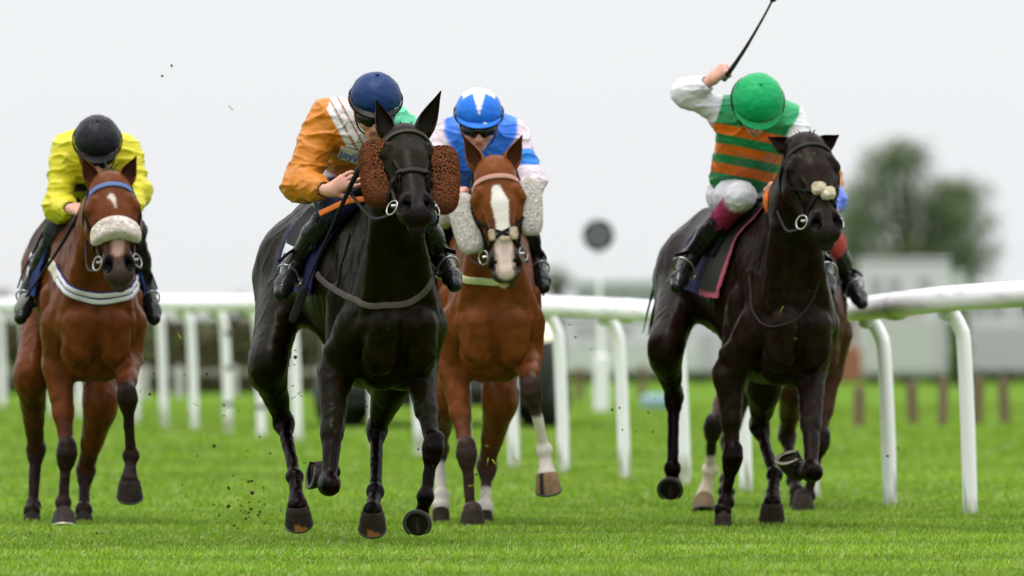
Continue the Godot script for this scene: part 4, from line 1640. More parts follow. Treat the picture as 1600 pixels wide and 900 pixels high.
		if s.key == "D":
			br.add(K.lerp(A_, 0.10), K.lerp(A_, 0.46), 0.0645, 0.054, r.shin, 0.004)
	br.fold = noise(60 + s.key.unicode_at(0), 9.0, 2)
	br.fold_size = 0.0060
	br.fold_sharp = 2.4
	if s.key == "D":
		# a small mark on the thigh
		br.paint(W(s.d0, 1124, 284, 0.36), W(s.d0, 1124, 288, 0.36), 0.035, 0.03, Color(0.05, 0.36, 0.20), 0.006)
		br.paint(W(s.d0, 1121, 297, 0.36), W(s.d0, 1121, 300, 0.36), 0.016, 0.016, Color(0.5, 0.04, 0.04), 0.005)
	s.breeches = br
	jobs.append(br)
	# boots
	s.boots = []
	for e in ["r", "l"]:
		var bo := Field.new()
		bo.h = 0.0085
		var K: Vector3 = g["k" + e]
		var A_: Vector3 = g["a" + e]
		var T: Vector3 = g["t" + e]
		var c0 := Color(0.009, 0.009, 0.010)
		var topb := K.lerp(A_, r.boot_at)
		bo.add(topb, topb.lerp(A_, 0.4), 0.062, 0.057, c0, 0.02)
		bo.add(topb.lerp(A_, 0.4), A_, 0.057, 0.041, c0, 0.03)
		var fd := (T - A_).normalized()
		bo.add(A_ - fd * 0.02 + Vector3(0, -0.02, -0.05), A_ + fd * 0.03, 0.038, 0.042, c0, 0.03)
		bo.add(A_, T, 0.043, 0.040, c0, 0.03)
		bo.add(T, T + fd * 0.05 + Vector3(0, -0.01, 0.02), 0.041, 0.033, c0, 0.03)
		bo.cut(topb - (A_ - K).normalized() * 0.05, topb + (A_ - K).normalized() * 0.004, 0.058, 0.056, c0 * 0.5, 0.004)
		bo.fold = noise(80 + s.key.unicode_at(0), 12.0, 2)
		bo.fold_size = 0.0022
		bo.fold_stretch = Vector3(0.8, 1.4, 0.8)
		s.boots.append(bo)
		jobs.append(bo)

func hand(f: Field, wr: Vector3, el: Vector3, dir: Vector3, back: Vector3, sg: float, curl: Array, skin: Color, s: Dictionary, e: String) -> Vector3:
	# dir: along the palm; back: the way the back of the hand faces; the thumb lies on the inner, upper side
	back = (back - dir * back.dot(dir)).normalized()
	var th := dir.cross(back).normalized() * sg
	if th.y < 0.0 and not (e == "r" and s.key == "A"):
		th = -th
	if e == "r" and s.key == "A":
		th = -th if th.y > 0.0 else th
	var palm0 := wr + dir * 0.015
	f.add(el.lerp(wr, 0.55), wr, 0.033, 0.0255, skin, 0.02)
	f.add(palm0 + th * 0.012, palm0 + dir * 0.07 + th * 0.022, 0.020, 0.0175, skin, 0.02)
	f.add(palm0 - th * 0.010, palm0 + dir * 0.066 - th * 0.024, 0.020, 0.0165, skin, 0.02)
	f.add(palm0, palm0 + dir * 0.07, 0.019, 0.017, skin, 0.02)
	for k in 4:
		var off := 0.031 - 0.0205 * k
		var length: float = [0.042, 0.046, 0.042, 0.034][k]
		var p := palm0 + dir * (0.078 - 0.004 * absf(k - 1.2)) + th * off
		var a := 0.0
		var d := (dir + th * (0.10 - 0.07 * k)).normalized()
		for j in 3:
			a += curl[j] * (1.0 + 0.10 * k)
			var v := d * cos(a) - back * sin(a)
			var ln: float = length * [1.0, 0.68, 0.52][j]
			var r0: float = [0.0098, 0.0088, 0.008][j]
			f.add(p, p + v * ln, r0, r0 - 0.0008, skin if j < 2 else skin.lerp(Color(0.6, 0.28, 0.22), 0.5), 0.005)
			f.ball(p, r0 + 0.0008, skin.lerp(Color(0.5, 0.2, 0.15), 0.35), 0.005)
			p += v * ln
	var t0 := palm0 + dir * 0.012 + th * 0.026
	var tv := (dir * 0.75 + th * 0.75 - back * 0.25).normalized() if curl[0] < 0.8 else (dir * 0.85 + th * 0.22 - back * 0.5).normalized()
	var t1 := t0 + tv * 0.042
	var t2 := t1 + (tv * 0.8 + dir * 0.35 - back * 0.25).normalized() * 0.034
	f.add(palm0 + th * 0.012, t0, 0.019, 0.0155, skin, 0.02)
	f.add(t0, t1, 0.0145, 0.0115, skin, 0.01)
	f.add(t1, t2, 0.0115, 0.0095, skin, 0.006)
	return palm0 + dir * 0.075 - back * 0.03

func silks_pattern(s: Dictionary, f: Field, g: Dictionary) -> void:
	var d0: float = s.d0
	var key: String = s.key
	var body_bones := 3 if key not in ["B", "E"] else 4
	if key == "A":
		var a := W(d0, 519, 150, 0.3)
		var b := W(d0, 571, 246, 0.3)
		var a2 := Vector2(a.x, a.y)
		var ab := Vector2(b.x, b.y) - a2
		var nrm := Vector2(ab.y, -ab.x).normalized()
		var green := W(d0, 632, 172, 0.3)
		f.tint = func(p: Vector3, c: Color, id: int) -> Color:
			if id < body_bones or p.x > a.x:
				var q := Vector2(p.x, p.y) - a2
				var t := q.dot(ab) / ab.length_squared()
				var x := q.dot(nrm)
				if t > -0.1 and t < 1.0 and absf(x) < 0.052 and p.z > -d0 - 0.50:
					var w := Color(0.66, 0.65, 0.70)
					if absf(x - 0.018) < 0.0048 or absf(x + 0.020) < 0.0048:
						w = Color(0.30, 0.13, 0.06)
					return w
				if p.x > green.x - 0.06 and p.y > green.y - 0.10:
					return Color(0.08, 0.46, 0.26)
			return c
	elif key == "D":
		var mid := W(d0, 1172, 210, 0.25)
		var hem := W(d0, 1172, 279, 0.25)
		var top := W(d0, 1172, 199, 0.25)
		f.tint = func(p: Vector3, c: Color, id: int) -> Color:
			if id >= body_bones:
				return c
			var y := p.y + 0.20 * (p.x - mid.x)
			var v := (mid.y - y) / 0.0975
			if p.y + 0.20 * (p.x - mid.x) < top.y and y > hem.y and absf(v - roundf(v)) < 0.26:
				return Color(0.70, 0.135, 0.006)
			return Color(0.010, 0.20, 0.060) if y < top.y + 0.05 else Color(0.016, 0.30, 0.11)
	elif key == "C":
		var y0 := W(d0, 800, 232, 0.3).y
		var y1 := W(d0, 800, 258, 0.3).y
		var el: float = g.el.x
		f.tint = func(p: Vector3, c: Color, id: int) -> Color:
			if id >= body_bones and p.x > el - 0.14 and p.y < y0 and p.y > y1:
				return Color(0.02, 0.20, 0.70)
			return c
	elif key == "E":
		var nn := noise(77, 5.0, 1)
		f.tint = func(p: Vector3, c: Color, id: int) -> Color:
			return Color(0.10, 0.16, 0.60) if nn.get_noise_3dv(p) > 0.14 else c
	elif key == "B":
		var bl := W(d0, 121, 294, 0.2)
		var br := W(d0, 190, 300, 0.2)
		f.tint = func(p: Vector3, c: Color, id: int) -> Color:
			if id < body_bones and p.y < bl.y + 0.025 and p.y > bl.y - 0.015:
				return Color(0.012, 0.012, 0.012)
			return c

func cap(s: Dictionary, m: Mesher, pk: Mesher) -> void:
	var bs: Basis = s.face
	var c: Vector3 = s.g.cap
	var key: String = s.key
	var col: Color = {"A": Color(0.011, 0.028, 0.110), "B": Color(0.010, 0.010, 0.012), "C": Color(0.016, 0.15, 0.66), "D": Color(0.006, 0.30, 0.095), "E": Color(0.5, 0.15, 0.02)}[key]
	var white := Color(0.72, 0.66, 0.68)
	var puff := noise(90 + key.unicode_at(0), 11.0, 2)
	var rows := []
	var cols := []
	var R := Vector3(0.121, 0.121, 0.138)
	if key == "D":
		R = Vector3(0.134, 0.128, 0.145)
	var nv := 34
	var nu := 72
	for v in nv + 1:
		var row := []
		var cr := []
		for u in nu:
			var ph := TAU * u / nu
			var back := 0.5 - 0.5 * sin(ph)     # 0 at the brow, 1 at the back of the head
			var th := lerpf(0.02, lerpf(1.66, 1.98, smoothstep(0.2, 0.9, back)), v / float(nv))
			var q := Vector3(sin(th) * cos(ph), cos(th), sin(th) * sin(ph))
			var seam := 1.0 - 0.014 * exp(-pow(sin(ph * 3.0) * 9.0, 2.0)) * (1.0 if v > 1 else 0.0)
			var r := seam * (1.0 + (0.022 if key != "D" else 0.026) * (puff.get_noise_3dv(q * 0.16 + c) - absf(puff.get_noise_3dv(q * Vector3(0.3, 0.1, 0.3)))))
			if v == nv:
				r *= 0.965
			elif v > nv - 3:
				r *= 0.985
			row.append(c + bs * (q * R * r))
			var cc := col
			if key == "C":
				# a white wedge over the crown that opens to the back
				if q.z > -0.15 and absf(q.x) < 0.26 * (q.y - 0.30) / 0.7 and q.y > 0.30:
					cc = white
				elif q.z <= -0.15 and absf(q.x) < 0.75 and q.y > 0.1:
					cc = white
				elif q.y > 0.72 and q.z < 0.25:
					cc = white
			cr.append(cc)
		rows.append(row)
		cols.append(cr)
	m.grid(rows, cols, true)
	m.fan(rows[0], c + bs * Vector3(0, R.y, 0), col if key != "C" else white, true)
	ball(m, c + bs * Vector3(0, R.y + 0.002, 0), Vector3(0.011, 0.006, 0.011), cols[0][0], 10, bs)
	# the peak
	var pr := []
	for v in 5:
		var row := []
		for u in 21:
			var a := lerpf(0.35, PI - 0.35, u / 20.0)
			var reach := 0.034 * pow(sin((a - 0.35) / (PI - 0.7) * PI), 0.6) * v / 4.0
			var e := Vector3(cos(a) * (R.x * 0.985 + reach * 0.45), -0.012 - reach * 0.42, sin(a) * (R.z * 0.98 + reach))
			row.append(c + bs * e)
		pr.append(row)
	var pn := []
	for v in 5:
		var row := []
		for u in 21:
			row.append(bs * Vector3(0, 1, 0.3).normalized())
		pn.append(row)
	var pc: Color = col if key in ["C", "D"] else Color(0.010, 0.010, 0.008)
	sheet(pk, pr, pn, 0.005, pc)

func goggles(s: Dictionary, m: Mesher, band: Mesher) -> void:
	var bs: Basis = s.face
	var c: Vector3 = (s.g.cap as Vector3) - bs.y * 0.034
	var rows := []
	var nr := []
	for v in 7:
		var row := []
		var rn := []
		for u in 25:
			var a := lerpf(-1.15, 1.15, u / 24.0)
			var y := -0.016 - 0.050 * (v / 6.0) * (1.0 - 0.22 * exp(-pow(a * 6.0, 2.0)) * v / 6.0)
			var bulge := 0.010 * sin(PI * v / 6.0) * (1.0 - 0.5 * exp(-pow(a * 5.0, 2.0)))
			var e := Vector3(sin(a) * (0.087 + bulge), y, 0.012 + cos(a) * (0.102 + bulge))
			row.append(c + bs * e)
			rn.append(bs * Vector3(sin(a), 0, cos(a)))
		rows.append(row)
		nr.append(rn)
	sheet(m, rows, nr, 0.004, Color.BLACK)
	var p := []
	var n := []
	for k in 33:
		var a := TAU * k / 32.0
		var rx: float = 0.128 if s.key != "D" else 0.139
		p.append(c + bs * Vector3(sin(a) * rx * 0.98, 0.012 + 0.02 * (1.0 - cos(a)) - 0.018 * maxf(0.0, cos(a)), cos(a) * (0.134 if s.key != "D" else 0.145)))
		n.append(bs * Vector3(sin(a), 0, cos(a)))
	strap(band, p, n, 0.016, 0.004, Color(0.012, 0.012, 0.013))
	# chin strap
	for e in [-1.0, 1.0]:
		var q := catmull([c + bs * Vector3(0.094 * e, -0.02, 0.03), c + bs * Vector3(0.085 * e, -0.07, 0.045), c + bs * Vector3(0.06 * e, -0.118, 0.05), c + bs * Vector3(0, -0.145, 0.06)], 5)
		var qn := []
		for k in q.size():
			qn.append(bs * Vector3(e, -0.5, 0.3))
		strap(band, q, qn, 0.014, 0.004, Color(0.012, 0.012, 0.013))

func dress_rider(s: Dictionary) -> void:
	var label: Dictionary = {
		"A": "rider in amber silks with white sash and navy cap, crouched over the near black horse",
		"B": "rider in yellow silks with a black cap, crouched low behind his horse's head",
		"C": "rider in blue silks with white sleeves and a blue and white cap",
		"D": "rider in green and orange hooped silks and green cap with right arm raised",
		"E": "rider in orange and blue silks mostly hidden behind the green-capped rider",
	}
	var g: Dictionary = s.g
	var root := base("person", Vector3((g.pelvis as Vector3).x, (g.pelvis as Vector3).y - 0.15, (g.pelvis as Vector3).z))
	tag(root, label[s.key], "person", "riders on the galloping racehorses")
	var at := root.position
	var m := Mesher.new()
	m.field(s.core)
	m.field(s.rhead)
	for h in s.hands:
		m.field(h)
	put("body", moved(m, at), M.skin, root)
	m = Mesher.new()
	m.field(s.silks)
	var si := put("silks", moved(m, at), M.silk, root)
	m = Mesher.new()
	m.field(s.breeches)
	put("breeches", moved(m, at), M.breeches, root)
	for b in s.boots:
		m = Mesher.new()
		m.field(b)
		put("boot", moved(m, at), M.boot_leather, root)
	m = Mesher.new()
	var pk := Mesher.new()
	cap(s, m, pk)
	var cp := put("riding_cap", moved(m, at), M.cap_silk, root)
	put("peak", moved(pk, at), M.cap_silk, cp)
	m = Mesher.new()
	var band := Mesher.new()
	goggles(s, m, band)
	var gg := put("goggles", moved(m, at), M.goggle_lens, root)
	put("strap", moved(band, at), M.leather, gg)
	if s.key == "C":
		m = Mesher.new()
		ball(m, (g.cap as Vector3) + (s.face as Basis) * Vector3(0.03, -0.012, 0.142), Vector3(0.011, 0.011, 0.006), Color(0.6, 0.6, 0.62), 10, s.face)
		put("buckle", moved(m, at), M.paint, gg)
	if s.key == "A":
		sponsor(s, si, at)
	# stirrups belong to the horse's saddle
	var hroot: Node3D = s.root
	for e in ["r", "l"]:
		var sg := -1.0 if e == "r" else 1.0
		var A_: Vector3 = g["a" + e]
		var T: Vector3 = g["t" + e]
		var c := A_.lerp(T, 0.62) + Vector3(0, 0.012, 0)
		m = Mesher.new()
		var nrm := (T - A_).normalized()
		ring(m, c, nrm, Vector3(0.25 * sg, 1, 0), 0.056 if s.key == "D" else 0.047, 0.070 if s.key == "D" else 0.062, 0.0060 if s.key == "D" else 0.0045, -0.75, PI + 0.75)
		var u := (Vector3(0.25 * sg, 1, 0) - nrm * nrm.dot(Vector3(0.25 * sg, 1, 0))).normalized()
		var v := nrm.cross(u)
		block(m, c - u * 0.055, Vector3(0.10, 0.012, 0.045), Color.WHITE, 0.003, Basis(v, u, nrm).orthonormalized())
		put("stirrup_iron", moved(m, hroot.position), M.steel, hroot)
		m = Mesher.new()
		var topl := B(s, 0.24 * sg, 0.22, 0.72)
		var lp := catmull([topl, topl.lerp(c + u * 0.08, 0.5) + Vector3(0.02 * sg, 0, 0), c + u * 0.085], 6)
		var ln := []
		for k in lp.size():
			ln.append(Vector3(sg, 0.2, 0.2))
		strap(m, lp, ln, 0.022, 0.005, Color(0.012, 0.011, 0.011))
		put("stirrup_leather", moved(m, hroot.position), M.leather, hroot)
	whip(s)

func sponsor(s: Dictionary, si: Node3D, at: Vector3) -> void:
	# the printed patch on the breast: a pale panel with blue letters and a chequer of dots
	var f: Field = s.silks
	var eye := Vector3(0, EYE, 0)
	var rows := []
	var nr := []
	var cols := []
	# corners of the patch in the photograph: it runs down to the right
	var o2 := Vector2(534, 227)
	var ux := Vector2(44, 15)
	var uy := Vector2(-7, 21)
	var nu := 86
	var nv := 34
	for v in nv + 1:
		var row := []
		var rn := []
		var cr := []
		for u in nu + 1:
			var q := o2 + ux * (u / float(nu)) + uy * (v / float(nv))
			var dir := (W(s.d0, q.x, q.y, 0.0) - eye).normalized()
			var p := f.hit(eye, dir, s.d0 - 0.6, s.d0 + 1.2)
			row.append(p)
			rn.append(Vector3(-0.2, 0.1, 1).normalized())
			cr.append(Color(0.74, 0.77, 0.84))
		rows.append(row)
		nr.append(rn)
		cols.append(cr)
	for pass_ in 6:
		for v in nv + 1:
			for u in nu + 1:
				var acc := Vector3.ZERO
				var n := 0
				for dd in [[0, 0], [-1, 0], [1, 0], [0, -1], [0, 1]]:
					var a: int = v + dd[0]
					var b: int = u + dd[1]
					if a >= 0 and b >= 0 and a <= nv and b <= nu:
						acc += rows[a][b]
						n += 1
				rows[v][u] = acc / n
	var blue := Color(0.02, 0.10, 0.38)
	for v in nv + 1:
		for u in nu + 1:
			var lu := u / float(nu)
			var lv := v / float(nv)
			if lu > 0.42 and lv < 0.46 and lv > 0.05 and lu - 0.42 > (0.46 - lv) * 0.55 and int(floor(lu * 26.0)) % 2 == int(floor(lv * 11.0)) % 2:
				cols[v][u] = blue
	var m := Mesher.new()
	for row in rows:
		for u in row.size():
			row[u] += Vector3(-0.2, 0.1, 1).normalized() * 0.014
	sheet(m, rows, nr, 0.004, cols)
	var o := put("sponsor_patch", moved(m, at), M.cloth, si)
	# the letters, bent to lie on the patch
	var tm := TextMesh.new()
	var font := SystemFont.new()
	font.font_names = PackedStringArray(["Droid Sans"])
	font.font_weight = 700
	font.font_italic = true
	tm.font = font
	tm.text = "jayv"
	tm.font_size = 64
	tm.pixel_size = 0.01
	tm.depth = 0.0
	var arr := tm.surface_get_arrays(0)
	var src: PackedVector3Array = arr[Mesh.ARRAY_VERTEX]
	var lo := Vector3(1e9, 1e9, 0)
	var hi := -lo
	for p in src:
		lo = lo.min(p)
		hi = hi.max(p)
	var out := PackedVector3Array()
	var on := PackedVector3Array()
	for p in src:
		var uu := clampf(0.05 + 0.66 * (p.x - lo.x) / (hi.x - lo.x), 0.0, 1.0) * nu
		var vv := clampf(0.96 - 0.60 * (p.y - lo.y) / (hi.y - lo.y), 0.0, 1.0) * nv
		var a := int(vv)
		var b := int(uu)
		var a1 := mini(a + 1, nv)
		var b1 := mini(b + 1, nu)
		var q: Vector3 = (rows[a][b] as Vector3).lerp(rows[a][b1], uu - b).lerp((rows[a1][b] as Vector3).lerp(rows[a1][b1], uu - b), vv - a)
		out.append(q + Vector3(-0.2, 0.1, 1).normalized() * 0.008 - at)
		on.append(Vector3(-0.2, 0.1, 1).normalized())
	var arr2 := []
	arr2.resize(Mesh.ARRAY_MAX)
	arr2[Mesh.ARRAY_VERTEX] = out
	arr2[Mesh.ARRAY_NORMAL] = on
	arr2[Mesh.ARRAY_INDEX] = arr[Mesh.ARRAY_INDEX]
	var am := ArrayMesh.new()
	am.add_surface_from_arrays(Mesh.PRIMITIVE_TRIANGLES, arr2)
	put("lettering", am, mat("print_blue", Color(0.015, 0.10, 0.42), 0.7), o)

func whip(s: Dictionary) -> void:
	var d0: float = s.d0
	var label := ""
	var pts := []
	var flap := []
	if s.key == "A":
		label = "black padded riding whip held downward beside the near black horse's saddle cloth"
		pts = [W(d0, 560, 266, -0.12), W(d0, 548, 290, -0.10), W(d0, 520, 352, 0.0), W(d0, 492, 414, 0.1), W(d0, 476, 452, 0.12)]
		flap = [W(d0, 478, 448, 0.12), W(d0, 466, 478, 0.14), W(d0, 456, 503, 0.15)]
	elif s.key == "B":
		label = "black riding whip with a pale flap pointing down past the yellow rider's boot"
		pts = [W(d0, 136, 316, -0.1), W(d0, 120, 341, -0.08), W(d0, 90, 392, 0.1), W(d0, 52, 448, 0.25), W(d0, 40, 464, 0.28)]
		flap = [W(d0, 42, 460, 0.28), W(d0, 33, 473, 0.29), W(d0, 25, 484, 0.30)]
	elif s.key == "D":
		label = "long black riding whip raised above the green-capped rider's head"
		pts = [W(d0, 1133, 121, 0.17), W(d0, 1147, 102, 0.15), W(d0, 1168, 70, 0.15), W(d0, 1194, 25, 0.15), W(d0, 1208, -2, 0.15)]
		flap = [W(d0, 1206, 2, 0.15), W(d0, 1217, -20, 0.15), W(d0, 1228, -42, 0.15)]
	else:
		return
	var root := base("riding_whip", pts[0])
	tag(root, label, "whip", "riding whips in the riders' hands")
	var m := Mesher.new()
	tube(m, catmull(pts, 5), [0.013, 0.014, 0.013, 0.0125, 0.0125, 0.012, 0.011, 0.0105, 0.010, 0.0095, 0.009, 0.008, 0.0075, 0.007, 0.0065, 0.006, 0.006, 0.006, 0.006, 0.006, 0.006], Color(0.014, 0.014, 0.015), 9)
	put("shaft", moved(m, pts[0]), M.leather, root)
	m = Mesher.new()
	var ax := ((pts[1] as Vector3) - (pts[0] as Vector3)).normalized()
	tube(m, [(pts[0] as Vector3) - ax * 0.016, pts[0], (pts[0] as Vector3) + ax * 0.012], [0.015, 0.017, 0.014], Color(0.02, 0.02, 0.02) if s.key != "D" else Color(0.09, 0.085, 0.07), 10)
	put("handle_cap", moved(m, pts[0]), M.leather, root)
	m = Mesher.new()
	var p := catmull(flap, 5)
	tube(m, p, [0.012, 0.019, 0.021, 0.021, 0.021, 0.021, 0.021, 0.021, 0.020, 0.019, 0.014], Color(0.013, 0.013, 0.014) if s.key != "B" else Color(0.34, 0.34, 0.36), 12, 0.35, Vector3(1, 0.45, 0.2))
	put("padded_flap", moved(m, pts[0]), M.leather, root)


# ---------------------------------------------------------------- the place

func ground_and_grass() -> void:
	var m := mat("turf", Color(1, 1, 1), 0.95, 0.15)
	m.albedo_texture = ramp_tex(51, 0.010, Color(0.068, 0.136, 0.008).linear_to_srgb(), Color(0.122, 0.220, 0.014).linear_to_srgb(), 1024, 5)
	m.uv1_triplanar = true
	m.uv1_world_triplanar = true
	m.uv1_scale = Vector3(0.07, 0.07, 0.07)
	var sheet_ := PlaneMesh.new()
	sheet_.size = Vector2(3600, 3600)
	sheet_.subdivide_width = 30
	sheet_.subdivide_depth = 30
	var o := put("ground", sheet_, m)
	o.position = Vector3(0, 0, -1500)
	o.set_meta("kind", "structure")
	# grass: tufts of blades, thick where the lens is sharp and thinner beyond
	var tufts := []
	for k in 5:
		var tm := Mesher.new()
		for b in 15:
			var p := Vector3(rng.randf_range(-0.05, 0.05), -0.003, rng.randf_range(-0.05, 0.05))
			var hgt := rng.randf_range(0.014, 0.044)
			var lean := Vector3(rng.randf_range(-1, 1), 0, rng.randf_range(-1, 1)) * hgt * 0.55
			var side := Vector3(rng.randf_range(-1, 1), 0, rng.randf_range(-1, 1)).normalized() * rng.randf_range(0.0016, 0.0030)
			var q := p + Vector3(0, hgt * 0.6, 0) + lean * 0.35
			var tip := p + Vector3(0, hgt, 0) + lean
			var c := Color(0.158, 0.288, 0.014) * rng.randf_range(0.6, 1.25)
			if rng.randf() < 0.12:
				c = Color(0.34, 0.42, 0.16)
			tm.tri(p - side, p + side, q + side * 0.8, c)
			tm.tri(p - side, q + side * 0.8, q - side * 0.8, c)
			tm.tri(q - side * 0.8, q + side * 0.8, tip, c * 1.15)
		tufts.append(tm.mesh())
	var patch := noise(61, 0.42, 3)
	var fine := noise(62, 2.2, 2)
	for k in 5:
		var mm := MultiMesh.new()
		mm.transform_format = MultiMesh.TRANSFORM_3D
		mm.use_colors = true
		mm.mesh = tufts[k]
		var xf := []
		var cs := []
		for zone in [[43.5, 60.0, 4.2, 9400], [60.0, 82.0, 5.6, 5400], [82.0, 130.0, 9.0, 4200]]:
			for n in zone[3]:
				var d := rng.randf_range(zone[0], zone[1])
				var x: float = rng.randf_range(-zone[2], zone[2])
				# mowing and wear: long pale and dark streaks across the course
				var g := patch.get_noise_2d(x * 0.35, d * 1.0)
				var g2 := fine.get_noise_2d(x, d)
				var big := 1.0 if d < 60.0 else (1.35 if d < 82.0 else 1.9)
				var sc := big * (1.0 + 0.30 * g + 0.25 * g2)
				var t := Transform3D(Basis(Vector3.UP, rng.randf() * TAU).scaled(Vector3(big * 1.15, sc, big * 1.15)), Vector3(x, 0.0, -d))
				xf.append(t)
				var v := 1.0 + 0.40 * g + 0.28 * g2
				cs.append(Color(v * (1.0 + 0.35 * maxf(0.0, g2)), v, v * (1.0 + 0.5 * maxf(0.0, g2))))
		mm.instance_count = xf.size()
		for i in xf.size():
			mm.set_instance_transform(i, xf[i])
			mm.set_instance_color(i, cs[i])
		var mi := MultiMeshInstance3D.new()
		mi.name = numbered("grass", self)
		mi.multimesh = mm
		mi.material_override = M.blade
		add_child(mi, true)
		tag(mi, "short green grass of the racecourse, pale and dark in streaks", "grass", "grass of the course", "stuff")


func debris() -> void:
	# divots, soil and grass thrown up by the hooves
	var m := Mesher.new()
	var spots := [[395, 800, 50, 30, 1.2, 60], [375, 770, 40, 50, 1.2, 18], [330, 640, 110, 90, 1.5, 24], [470, 620, 40, 90, 1.2, 22], [250, 545, 60, 80, 1.6, 12], [760, 720, 70, 60, 1.6, 16], [905, 540, 30, 60, 1.5, 5], [1000, 640, 50, 50, 1.2, 12], [600, 640, 60, 60, 1.3, 12], [320, 130, 160, 60, 1.5, 3], [1240, 480, 90, 70, 0.0, 8], [1380, 700, 60, 60, 1.5, 4], [120, 840, 60, 14, 0.5, 14], [480, 895, 60, 6, -6.0, 10], [300, 892, 20, 6, -6.0, 7]]
	for q in spots:
		for n in q[5]:
			var p := W(54.0, q[0] + rng.randfn() * q[2] * 0.55, q[1] + rng.randfn() * q[3] * 0.55, q[4] + rng.randf_range(-0.4, 0.6) - 1.6)
			if p.y < 0.012:
				p.y = rng.randf_range(0.012, 0.05)
			var r := rng.randf_range(0.0022, 0.0065) * (1.6 if rng.randf() < 0.12 else 1.0)
			if rng.randf() < 0.72:
				var bs := Basis(Vector3(rng.randf_range(-1, 1), rng.randf_range(-1, 1), rng.randf_range(-1, 1)).normalized(), rng.randf() * TAU)
				var soil := Color(0.030, 0.024, 0.011) if rng.randf() < 0.6 else Color(0.06, 0.085, 0.016)
				block(m, p, Vector3(r * 2.2, r * 1.5, r * 1.8), soil, r * 0.5, bs)
			else:
				var v := Vector3(rng.randf_range(-1, 1), rng.randf_range(-1, 1), rng.randf_range(-0.4, 0.4)).normalized() * rng.randf_range(0.010, 0.028)
				var w := v.cross(Vector3.BACK).normalized() * 0.0028
				m.tri(p - v - w, p - v + w, p + v, Color(0.24, 0.32, 0.03))
				m.tri(p + w, p - w, p + v * 0.9 + Vector3(0, 0.006, 0), Color(0.20, 0.25, 0.03))
	var o := put("turf_debris", m.mesh(), M.soil)
	tag(o, "bits of soil and grass kicked up by the hooves", "turf debris", "", "stuff")


